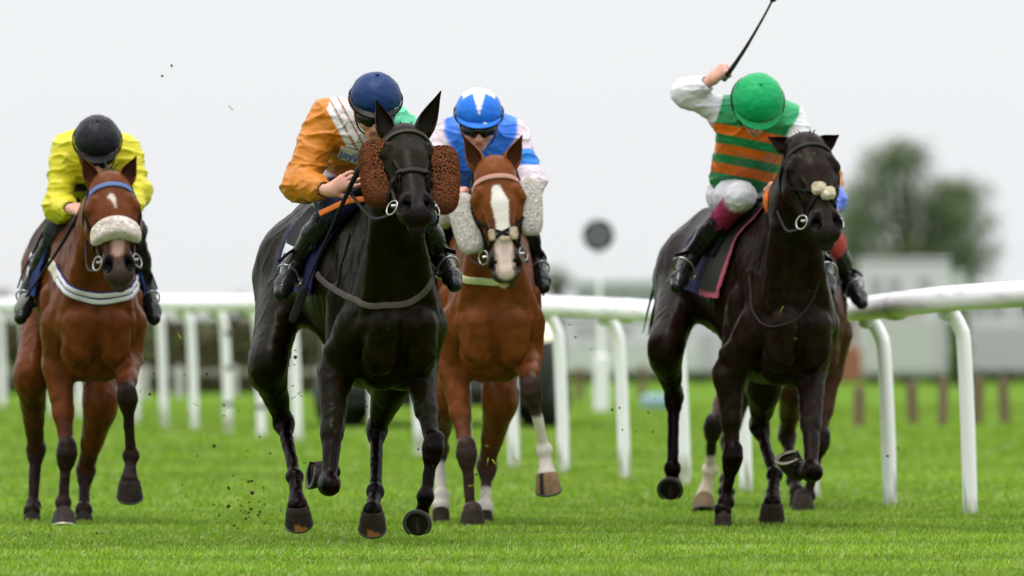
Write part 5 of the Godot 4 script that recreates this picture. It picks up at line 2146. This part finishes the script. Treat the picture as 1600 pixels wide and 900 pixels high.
func running_rail() -> void:
	# posts: pixel of the foot, distance, height of the rail's middle
	var foot := [[1650, 56.2, 1.195], [1516, 58.6, 1.168], [1391, 61.0, 1.120], [1272, 63.4, 1.095], [1166, 65.9, 1.095], [1070, 68.4, 1.105], [976, 71.0, 1.125], [881, 73.6, 1.145], [803, 76.3, 1.155], [727, 79.0, 1.16], [655, 81.8, 1.165], [586, 84.6, 1.17], [522, 87.4, 1.175], [465, 90.2, 1.18], [409, 93.1, 1.18], [357, 96.1, 1.18], [304, 99.2, 1.185], [257, 102.3, 1.19], [213, 105.5, 1.19], [170, 108.7, 1.19], [125, 111.9, 1.19], [83, 115.2, 1.19], [43, 118.6, 1.19], [5, 122.0, 1.19], [-32, 125.4, 1.19], [-70, 129.0, 1.19]]
	var rail_pts := []
	var feet := []
	for q in foot:
		var d: float = q[1]
		var x: float = ((q[0] as float) - 800.0) / F * d
		feet.append(Vector3(x, 0, -d))
		rail_pts.append(Vector3(x - 0.15, q[2], -d))
	# on beyond the frame to the right
	rail_pts.push_front(rail_pts[0] + Vector3(0.55, 0.05, 2.4))
	var root := base("running_rail", feet[8])
	tag(root, "white plastic running rail on bent posts along the course behind the horses", "fence")
	var at := root.position
	var white := Color(0.88, 0.855, 0.90)
	var m := Mesher.new()
	var line := catmull(rail_pts, 8)
	# the rail: a rounded trough, flat beneath
	var rows := []
	var n := line.size()
	for i in n:
		var t: Vector3 = ((line[mini(i + 1, n - 1)] as Vector3) - (line[maxi(i - 1, 0)] as Vector3)).normalized()
		var sd := t.cross(Vector3.UP).normalized()
		var up := sd.cross(t).normalized()
		var row := []
		for k in 18:
			var a := TAU * k / 18.0
			var y := sin(a) * 0.078
			var x := cos(a) * 0.074
			if y < -0.045:
				y = -0.045 + (y + 0.045) * 0.45
			row.append((line[i] as Vector3) + sd * x + up * y)
		rows.append(row)
	var scuff := noise(72, 3.0, 4)
	var rc := []
	for row in rows:
		var r := []
		for p in row:
			var g := scuff.get_noise_3dv((p as Vector3) * Vector3(1, 6, 1))
			r.append(white * (1.0 - 0.30 * smoothstep(0.16, 0.42, g)))
		rc.append(r)
	m.grid(rows, rc, true)
	put("rail", moved(m, at), M.plastic, root)
	var dirt := noise(71, 9.0, 3)
	for i in feet.size():
		m = Mesher.new()
		var fp: Vector3 = feet[i]
		var rp: Vector3 = rail_pts[i + 1]
		var top: float = rp.y - 0.045
		var lean := -0.035
		var pts := [fp + Vector3(0, -0.1, 0), fp + Vector3(0, 0.03, 0), fp + Vector3(lean * 0.4, top * 0.45, 0), fp + Vector3(lean, top - 0.19, 0), fp + Vector3(lean - 0.02, top - 0.10, 0), fp + Vector3(lean - 0.055, top - 0.035, 0), fp + Vector3(-0.13, top + 0.01, 0)]
		var cp := catmull(pts, 4)
		var b := m.V.size()
		tube(m, cp, [0.041, 0.041, 0.041, 0.041, 0.040, 0.040, 0.040, 0.040, 0.040], white, 16)
		for k in range(b, m.V.size()):
			var p := m.V[k]
			var g := dirt.get_noise_3dv(p)
			if p.y < 0.16 + 0.08 * g and g > -0.05:
				m.C[k] = Color(0.36, 0.37, 0.26)
			elif p.y < 0.10:
				m.C[k] = Color(0.58, 0.60, 0.50)
		put("post", moved(m, at), M.plastic, root)
		m = Mesher.new()
		tube(m, [rp + Vector3(0.02, -0.088, 0), rp + Vector3(0.02, -0.03, 0)], [0.046, 0.046], Color(0.66, 0.66, 0.67), 14)
		put("clamp", moved(m, at), M.plastic, root)
		if i % 2 == 0 and i > 0:
			m = Mesher.new()
			var jp: Vector3 = rp.lerp(rail_pts[i], 0.42)
			var jd := ((rail_pts[i] as Vector3) - rp).normalized()
			tube(m, [jp - jd * 0.09, jp + jd * 0.09], [0.0795, 0.0795], Color(0.78, 0.78, 0.80), 18)
			put("joint_sleeve", moved(m, at), M.plastic, root)
		if i == 15 or i == 14:
			for y in [0.30, 0.62, 0.93]:
				m = Mesher.new()
				tube(m, [fp + Vector3(lean * y * 0.5, y - 0.02, 0), fp + Vector3(lean * y * 0.5, y + 0.02, 0)], [0.0425], Color(0.10, 0.10, 0.11), 16)
				put("post_band", moved(m, at), M.plastic, root)


func tree(called: String, label: String, group: String, foot: Vector3, blobs: Array, seed_: int, count: int, leaf: float, tones: Array) -> void:
	# blobs: [offset, radius] clumps of leaves that make the crown
	var r := RandomNumberGenerator.new()
	r.seed = seed_
	var root := base(called, foot)
	tag(root, label, "tree", group)
	var m := Mesher.new()
	var low: Vector3 = blobs[0][0]
	for q in blobs:
		low = low if low.y < (q[0] as Vector3).y else q[0]
	var fork := Vector3(low.x * 0.3, maxf(0.8, low.y * 0.6), 0)
	tube(m, [Vector3(0, -0.2, 0), fork * 0.5 + Vector3(0.1, 0, 0), fork], [0.36, 0.26, 0.22], Color(0.05, 0.04, 0.03), 9)
	for q in blobs:
		var c: Vector3 = q[0]
		tube(m, [fork, fork.lerp(c, 0.5) + Vector3(0, 0.3, 0), c], [0.15, 0.09, 0.03], Color(0.05, 0.04, 0.03), 6)
	put("trunk", m.mesh(), M.bark, root)
	m = Mesher.new()
	var total := 0.0
	for q in blobs:
		total += pow(q[1], 2.0)
	for q in blobs:
		var num := int(count * pow(q[1], 2.0) / total)
		var tone: Color = tones[r.randi() % tones.size()]
		for k in num:
			var v := Vector3(r.randfn(), r.randfn() * 0.8, r.randfn()) * 0.52
			if v.length() > 1.15:
				continue
			var p: Vector3 = q[0] + v * q[1]
			var a := Vector3(r.randf_range(-1, 1), r.randf_range(-0.5, 0.5), r.randf_range(-1, 1)).normalized() * leaf * r.randf_range(0.6, 1.3)
			var b := a.cross(Vector3(r.randf_range(-1, 1), r.randf_range(-1, 1), r.randf_range(-1, 1))).normalized() * leaf * 0.45
			var c := tone * r.randf_range(0.65, 1.35)
			m.tri(p - a, p - b, p + a, c)
			m.tri(p - a, p + a, p + b, c)
	put("crown", m.mesh(), M.leaf, root)


func background() -> void:
	# the winning post: a white post with a dark patterned disc
	var wp := W(0, 940, 650, 118.0)
	wp.y = 0.0
	var post := base("winning_post", wp)
	tag(post, "white winning post with a round black and white disc on top", "winning post")
	var m := Mesher.new()
	block(m, Vector3(0, 0.32, 0), Vector3(0.17, 0.66, 0.14), Color(0.72, 0.72, 0.73), 0.02)
	put("foot_box", m.mesh(), M.paint, post)
	m = Mesher.new()
	var dc := W(118.0, 935, 368) - wp
	tube(m, [Vector3(0, 0.6, 0), Vector3(dc.x * 0.6, dc.y * 0.6, 0), Vector3(dc.x, dc.y - 0.1, -0.02)], [0.03, 0.022, 0.018], Color(0.86, 0.87, 0.88), 12)
	put("pole", m.mesh(), M.paint, post)
	m = Mesher.new()
	var rows := []
	var cols := []
	for v in 15:
		var row := []
		var cr := []
		for u in 48:
			var a := TAU * u / 48.0
			var r := 0.172 * v / 14.0
			row.append(dc + Vector3(cos(a) * r, sin(a) * r, 0.02))
			var c := Color(0.035, 0.035, 0.042)
			if v > 2 and v < 10 and (u / 6) % 2 == 0:
				c = Color(0.22, 0.23, 0.25)
			cr.append(c)
		rows.append(row)
		cols.append(cr)
	m.grid(rows, cols, true)
	var rim := []
	for u in 48:
		var a := TAU * u / 48.0
		rim.append(dc + Vector3(cos(a) * 0.172, sin(a) * 0.172, -0.03))
	m.grid([rows[14], rim], Color(0.03, 0.03, 0.035), true)
	m.fan(rim, dc + Vector3(0, 0, -0.03), Color(0.03, 0.03, 0.035), true)
	put("disc", m.mesh(), M.paint, post)

	# the dark car following on the far side of the rail
	var car := base("following_car", W(0, 690, 0, 101.0) * Vector3(1, 0, 1))
	tag(car, "dark car with a lit headlamp following behind the horses", "car")
	m = Mesher.new()
	var body_col := Color(0.012, 0.013, 0.015)
	var prof := []
	for q in [[0.0, 1.06, 0.24], [0.0, 1.16, 0.55], [-0.05, 1.17, 0.80], [-0.15, 1.14, 1.02], [-1.1, 1.10, 1.10]]:
		var ring_ := []
		for k in 20:
			var a := TAU * k / 20.0
			ring_.append(Vector3(_sq(cos(a), 0.45) * q[1], q[2], q[0] * 0.5 - 2.1 + _sq(sin(a), 0.45) * (2.1 + q[0] * 0.5)))
		prof.append(ring_)
	m.grid(prof, body_col, true)
	m.fan(prof[4], Vector3(0, 1.06, -2.6), body_col)
	m.fan(prof[0], Vector3(0, 0.30, -2.1), body_col, true)
	put("body", m.mesh(), M.paint, car)
	m = Mesher.new()
	prof = []
	for q in [[0.86, 1.04, 1.25], [0.78, 1.30, 1.05], [0.66, 1.50, 0.85], [0.56, 1.56, 0.75]]:
		var ring_ := []
		for k in 20:
			var a := TAU * k / 20.0
			ring_.append(Vector3(_sq(cos(a), 0.5) * q[0], q[1], -2.5 + _sq(sin(a), 0.5) * q[2]))
		prof.append(ring_)
	m.grid(prof, Color(0.02, 0.02, 0.022), true)
	m.fan(prof[3], Vector3(0, 1.57, -2.5), body_col)
	put("cabin", m.mesh(), M.dark_glass, car)
	for e in [-1.0, 1.0]:
		for z in [-0.75, -3.4]:
			m = Mesher.new()
			tube(m, [Vector3(0.80 * e, 0.33, z), Vector3(1.08 * e, 0.33, z)], [0.33, 0.33], Color(0.01, 0.01, 0.01), 18)
			var wh := put("wheel", m.mesh(), M.black_rubber, car)
			m = Mesher.new()
			tube(m, [Vector3(1.05 * e, 0.33, z), Vector3(1.10 * e, 0.33, z)], [0.2, 0.19], Color(0.2, 0.2, 0.21), 14)
			put("rim", m.mesh(), M.paint, wh)
		m = Mesher.new()
		ball(m, Vector3(0.96 * e, 0.965, -0.06), Vector3(0.12, 0.12, 0.05), Color.WHITE, 14)
		put("headlamp", m.mesh(), M.lit_lamp, car)
		var lamp := SpotLight3D.new()
		lamp.name = numbered("headlamp_light", car)
		lamp.position = Vector3(0.96 * e, 0.965, 0.02)
		lamp.rotation.y = PI
		lamp.rotation.x = 0.10
		lamp.spot_angle = 22
		lamp.spot_range = 60
		lamp.spot_attenuation = 2.0
		lamp.light_energy = 1.2
		lamp.light_size = 0.12
		lamp.light_color = Color(1, 0.97, 0.86)
		lamp.shadow_enabled = true
		car.add_child(lamp, true)
	m = Mesher.new()
	block(m, Vector3(0, 0.62, 0.0), Vector3(1.0, 0.22, 0.06), Color(0.03, 0.03, 0.032), 0.02)
	put("grille", m.mesh(), M.paint, car)
	m = Mesher.new()
	block(m, Vector3(0, 0.40, 0.03), Vector3(1.8, 0.14, 0.08), Color(0.02, 0.02, 0.022), 0.03)
	put("bumper", m.mesh(), M.paint, car)

	# short wooden stakes beyond the rail on the right, and two by the winning post
	var stake: MeshInstance3D = null
	var names := ["first brown wooden stake from the left, behind the galloping horses", "second brown wooden stake from the left, close to the winning post", "brown wooden stake just right of the dark horse's rider", "brown wooden stake between the two right hand rail posts, nearer the left post", "brown wooden stake between the two right hand rail posts, nearer the right post", "brown wooden stake just right of the rightmost rail post", "rightmost brown wooden stake in the grass"]
	var sx := [1003, 905, 1342, 1427, 1473, 1525, 1571]
	for k in sx.size():
		if stake == null:
			m = Mesher.new()
			block(m, Vector3(0, 0.22, 0), Vector3(0.10, 0.5, 0.09), Color(0.165, 0.125, 0.080), 0.012)
			m.fan([Vector3(-0.04, 0.47, 0.035), Vector3(0.04, 0.47, 0.035), Vector3(0.04, 0.47, -0.035), Vector3(-0.04, 0.47, -0.035)], Vector3(0.01, 0.51, 0), Color(0.10, 0.07, 0.045))
			stake = put("wooden_stake", m.mesh(), M.bark)
		else:
			stake = stake.duplicate()
			stake.name = numbered("wooden_stake", self)
			add_child(stake, true)
		var p := W(0, sx[k], 0, 103.0 + 1.5 * sin(k * 2.4) if k > 1 else 137.0)
		stake.position = Vector3(p.x, 0, p.z)
		stake.rotation = Vector3(0.04 * sin(k * 1.7), k * 0.4, 0.05 * sin(k * 2.9))
		stake.scale = Vector3(0.85 + 0.2 * sin(k * 3.1), 0.95 + 0.10 * sin(k * 5.3), 1)
		tag(stake, ["brown wooden stake between the winning post and the dark brown horse", "brown wooden stake left of the winning post's foot"][k] if k < 2 else names[k], "stake", "wooden stakes beyond the rail")

	# white vans and stalls behind the stakes
	trailer("white trailer with pale green sides and a faded pink stripe, behind the rail posts", 1345, 1484, 168.0, 1.92, 0.12, Color(0.54, 0.53, 0.58), Color(0.43, 0.45, 0.43), Color(0.54, 0.38, 0.42))
	trailer("grey white trailer at the right edge behind the rail", 1508, 1640, 172.0, 1.50, 0.14, Color(0.46, 0.45, 0.50), Color(0.38, 0.37, 0.41), Color(0.50, 0.48, 0.53))
	trailer("long pale green trailer behind the winning post", 872, 1130, 170.0, 1.03, 0.16, Color(0.54, 0.53, 0.58), Color(0.46, 0.49, 0.47), Color(0.52, 0.50, 0.53))
	trailer("narrow pale stall between the two trailers at right", 1486, 1512, 176.0, 1.75, 0.10, Color(0.46, 0.50, 0.47), Color(0.30, 0.36, 0.28), Color(0.44, 0.46, 0.45))
	trailer("dull red-brown low shed behind the hidden rider's horse", 1296, 1346, 174.0, 1.02, 0.10, Color(0.34, 0.30, 0.29), Color(0.27, 0.15, 0.11), Color(0.40, 0.38, 0.37))
	# a board fence closes the gaps
	var bf := base("board_fence", W(0, 1180, 0, 180.0) * Vector3(1, 0, 1))
	tag(bf, "low grey-brown board fence behind the trailers", "fence")
	for k in 46:
		m = Mesher.new()
		block(m, Vector3(-3.2 + k * 0.185, 0.42, 0), Vector3(0.16, 0.82 + 0.06 * sin(k * 2.7), 0.03), [Color(0.20, 0.17, 0.13), Color(0.15, 0.13, 0.11), Color(0.26, 0.24, 0.21)][(k * 7) % 3], 0.005)
		put("board", m.mesh(), M.bark, bf)
	# a red-brown crate stack beside the trailer
	m = Mesher.new()
	for k in 3:
		block(m, Vector3(0, 0.16 + 0.17 * k, 0), Vector3(0.50 - 0.02 * k, 0.165, 0.5), Color(0.28, 0.12, 0.075), 0.02)
	var cr := put("straw_bale", m.mesh(), M.cloth)
	cr.position = W(0, 1322, 0, 166.0) * Vector3(1, 0, 1)
	tag(cr, "reddish brown stack of bales left of the pale green trailer", "bale")
	# the grandstand far off
	var st := base("stand_building", W(0, 990, 0, 420.0) * Vector3(1, 0, 1))
	tag(st, "low pale grey building far behind the winning post", "building")
	m = Mesher.new()
	block(m, Vector3(0, 1.1, 0), Vector3(4.6, 2.2, 4), Color(0.40, 0.42, 0.46), 0.05)
	put("wall", m.mesh(), M.paint, st)
	m = Mesher.new()
	block(m, Vector3(0, 2.3, 0), Vector3(5.0, 0.22, 4.4), Color(0.46, 0.48, 0.52), 0.05)
	put("roof", m.mesh(), M.paint, st)
	for k in 6:
		m = Mesher.new()
		block(m, Vector3(-1.9 + 0.76 * k, 1.3, 2.0), Vector3(0.5, 0.8, 0.05), Color(0.12, 0.14, 0.17), 0.01)
		put("window", m.mesh(), M.dark_glass, st)
	# the blue tarpaulin on the grass
	m = Mesher.new()
	block(m, Vector3(0, 0.10, 0), Vector3(0.42, 0.2, 0.5), Color(0.22, 0.34, 0.38), 0.06)
	var tp := put("folded_tarpaulin", m.mesh(), M.cloth)
	tp.position = W(0, 1030, 0, 122.0) * Vector3(1, 0, 1)
	tag(tp, "pale blue folded tarpaulin on the grass behind the dark brown horse", "tarpaulin")

	# the low white fence on the far side at the left, its posts parts of it
	var fence := base("white_fence", W(0, 230, 0, 142.0) * Vector3(1, 0, 1))
	tag(fence, "low white post and rail fence in front of the hedge at left", "fence")
	var ox := fence.position.x
	for k in 9:
		m = Mesher.new()
		block(m, Vector3(-2.6 + k * 0.62 + 0.09 * sin(k * 2.1), 0.20, 0), Vector3(0.11, 0.42, 0.08), Color(0.46, 0.44, 0.42), 0.01)
		put("post", m.mesh(), M.paint, fence)
	for y in [0.33]:
		m = Mesher.new()
		block(m, Vector3(-0.6, y, -0.06), Vector3(5.6, 0.07, 0.04), Color(0.20, 0.19, 0.16), 0.01)
		put("rail", m.mesh(), M.paint, fence)

	hedge("olive brown hedge behind the low white fence at left", -60, 520, 150.0, 1.12, [Color(0.085, 0.078, 0.036), Color(0.065, 0.064, 0.030), Color(0.11, 0.10, 0.055)], 5)
	hedge("dark green hedge at the foot of the trailers", 860, 1660, 176.0, 0.55, [Color(0.035, 0.05, 0.02), Color(0.05, 0.06, 0.025)], 8)
	hedge("bright green bush between the two trailers at right", 1484, 1512, 166.0, 1.28, [Color(0.06, 0.11, 0.03), Color(0.08, 0.13, 0.035)], 9)
	hedge("long far hedge line across the horizon", -300, 1900, 520.0, 0.9, [Color(0.10, 0.11, 0.08), Color(0.12, 0.12, 0.09)], 12)

	# trees far off on the right, and a few others along the horizon
	var g1 := [Color(0.105, 0.160, 0.065), Color(0.125, 0.165, 0.065), Color(0.10, 0.150, 0.075)]
	var dd := 380.0
	var k_ := dd / F
	var T0 := W(0, 1400, 0, dd) * Vector3(1, 0, 1)
	var mk := func(list: Array, cx: float) -> Array:
		var out := []
		for q in list:
			out.append([Vector3((q[0] - cx) * k_, EYE + (HORIZON - q[1]) * k_, rng.randf_range(-0.6, 0.6)), q[2] * k_])
		return out
	tree("broad_tree", "tall broad green tree far off behind the trailers at right", "trees on the horizon", T0, mk.call([[1335, 335, 42], [1328, 385, 42], [1400, 238, 30], [1378, 256, 38], [1425, 248, 38], [1402, 282, 52], [1352, 300, 42], [1345, 350, 48], [1415, 340, 56], [1458, 322, 36], [1340, 405, 46], [1395, 405, 50], [1445, 395, 46], [1468, 355, 40], [1480, 420, 42], [1484, 385, 36], [1490, 330, 34], [1500, 300, 30], [1475, 295, 30]], 1400.0), 3, 13000, 0.10, g1)
	tree("thin_tree", "thinner pale tree just right of the tall broad tree", "trees on the horizon", W(0, 1512, 0, dd + 15.0) * Vector3(1, 0, 1), mk.call([[1498, 290, 30], [1526, 300, 32], [1508, 335, 34], [1542, 345, 32], [1500, 380, 36], [1548, 388, 30], [1530, 420, 34], [1488, 420, 34], [1482, 350, 30]], 1512.0), 4, 2400, 0.10, g1)
	tree("small_tree", "small dark tree beyond the rail left of the winning post", "trees on the horizon", W(0, 872, 0, dd) * Vector3(1, 0, 1), mk.call([[868, 428, 18], [884, 440, 14], [856, 445, 16], [872, 452, 18]], 872.0), 6, 700, 0.08, g1)
	tree("small_tree", "small pale tree on the horizon between the yellow rider and the black horse", "trees on the horizon", W(0, 375, 0, 600.0) * Vector3(1, 0, 1), [[Vector3(0, 1.9, 0), 0.6], [Vector3(0.6, 1.5, 0), 0.5], [Vector3(-0.6, 1.4, 0), 0.5]], 7, 90, 0.14, [Color(0.09, 0.09, 0.08)])
	tree("small_tree", "brownish small tree at the left edge behind the yellow rider", "trees on the horizon", W(0, 4, 0, 420.0) * Vector3(1, 0, 1), [[Vector3(0, 1.7, 0), 0.45], [Vector3(-0.4, 1.4, 0), 0.5]], 8, 380, 0.1, [Color(0.13, 0.10, 0.05)])


func trailer(label: String, x0: float, x1: float, d: float, top: float, low: float, upper: Color, lower: Color, stripe: Color) -> void:
	var a := W(0, x0, 0, d)
	var b := W(0, x1, 0, d)
	var w := b.x - a.x
	var o := base("trailer", Vector3((a.x + b.x) / 2.0, 0, a.z))
	tag(o, label, "trailer", "trailers behind the rail")
	var m := Mesher.new()
	block(m, Vector3(0, (top + low) / 2.0, -0.5), Vector3(w, top - low, 1.0), upper, 0.05)
	put("body", m.mesh(), M.paint, o)
	m = Mesher.new()
	block(m, Vector3(0, low + (top - low) * 0.27, 0.008), Vector3(w * 0.97, (top - low) * 0.44, 0.03), lower, 0.01)
	put("panel", m.mesh(), M.paint, o)
	m = Mesher.new()
	block(m, Vector3(-w * 0.1, low + (top - low) * 0.56, 0.008), Vector3(w * 0.6, (top - low) * 0.09, 0.03), stripe, 0.01)
	put("stripe", m.mesh(), M.paint, o)
	for e in [-0.33, -0.12, 0.22]:
		m = Mesher.new()
		block(m, Vector3(w * (e as float), low + (top - low) * 0.78, 0.008), Vector3(w * 0.13, (top - low) * 0.17, 0.03), upper * 0.62, 0.01)
		put("window", m.mesh(), M.paint, o)
	m = Mesher.new()
	block(m, Vector3(w * 0.40, low + (top - low) * 0.40, 0.012), Vector3(w * 0.10, (top - low) * 0.72, 0.04), upper * 0.72, 0.01)
	put("door", m.mesh(), M.paint, o)
	m = Mesher.new()
	block(m, Vector3(0, top + 0.02, -0.5), Vector3(w * 1.02, 0.05, 1.06), upper * 0.8, 0.015)
	put("roof", m.mesh(), M.paint, o)
	m = Mesher.new()
	block(m, Vector3(0, low * 0.6, -0.4), Vector3(w * 0.94, 0.05, 0.7), Color(0.03, 0.03, 0.03), 0.01)
	put("chassis", m.mesh(), M.paint, o)
	for e in [-0.35, 0.0, 0.35]:
		m = Mesher.new()
		tube(m, [Vector3(w * e, 0.085, -0.14), Vector3(w * e, 0.085, -0.02)], [0.085], Color(0.012, 0.012, 0.012), 12)
		put("wheel", m.mesh(), M.black_rubber, o)


func hedge(label: String, x0: float, x1: float, d: float, h: float, tones: Array, seed_: int) -> void:
	var r := RandomNumberGenerator.new()
	r.seed = seed_
	var a := W(0, x0, 0, d)
	var b := W(0, x1, 0, d)
	var o := base("hedge", Vector3((a.x + b.x) / 2.0, 0, a.z))
	tag(o, label, "hedge")
	var w := b.x - a.x
	var ns := noise(seed_, 1.2, 3)
	var leaf := 0.00045 * d
	var m := Mesher.new()
	var stems: Mesher = null
	var count := int(clampf(w * h / (leaf * leaf) * 5.0, 400, 16000))
	for k in count:
		var x := r.randf_range(-w / 2, w / 2)
		var top := h * (0.88 + 0.25 * ns.get_noise_1d(x * 2.0))
		var p := Vector3(x, r.randf_range(0.0, 1.0) * top, r.randf_range(-0.5, 0.5))
		var u := Vector3(r.randf_range(-1, 1), r.randf_range(-1, 1), r.randf_range(-1, 1)).normalized() * leaf * r.randf_range(0.7, 1.4)
		var v := u.cross(Vector3(r.randf_range(-1, 1), r.randf_range(-1, 1), r.randf_range(-1, 1))).normalized() * leaf * 0.6
		var tone: Color = tones[r.randi() % tones.size()]
		tone = tone * r.randf_range(0.7, 1.3)
		m.tri(p - u, p - v, p + u, tone)
		m.tri(p - u, p + u, p + v, tone)
	for k in int(clampf(w * 2.5, 4, 60)):
		var x := r.randf_range(-w / 2, w / 2)
		stems = Mesher.new()
		tube(stems, [Vector3(x, -0.05, 0), Vector3(x + r.randf_range(-0.1, 0.1), h * 0.7, 0)], [0.02, 0.008], Color(0.05, 0.04, 0.03), 5)
		put("stem", stems.mesh(), M.bark, o)
	put("foliage", m.mesh(), M.leaf, o)
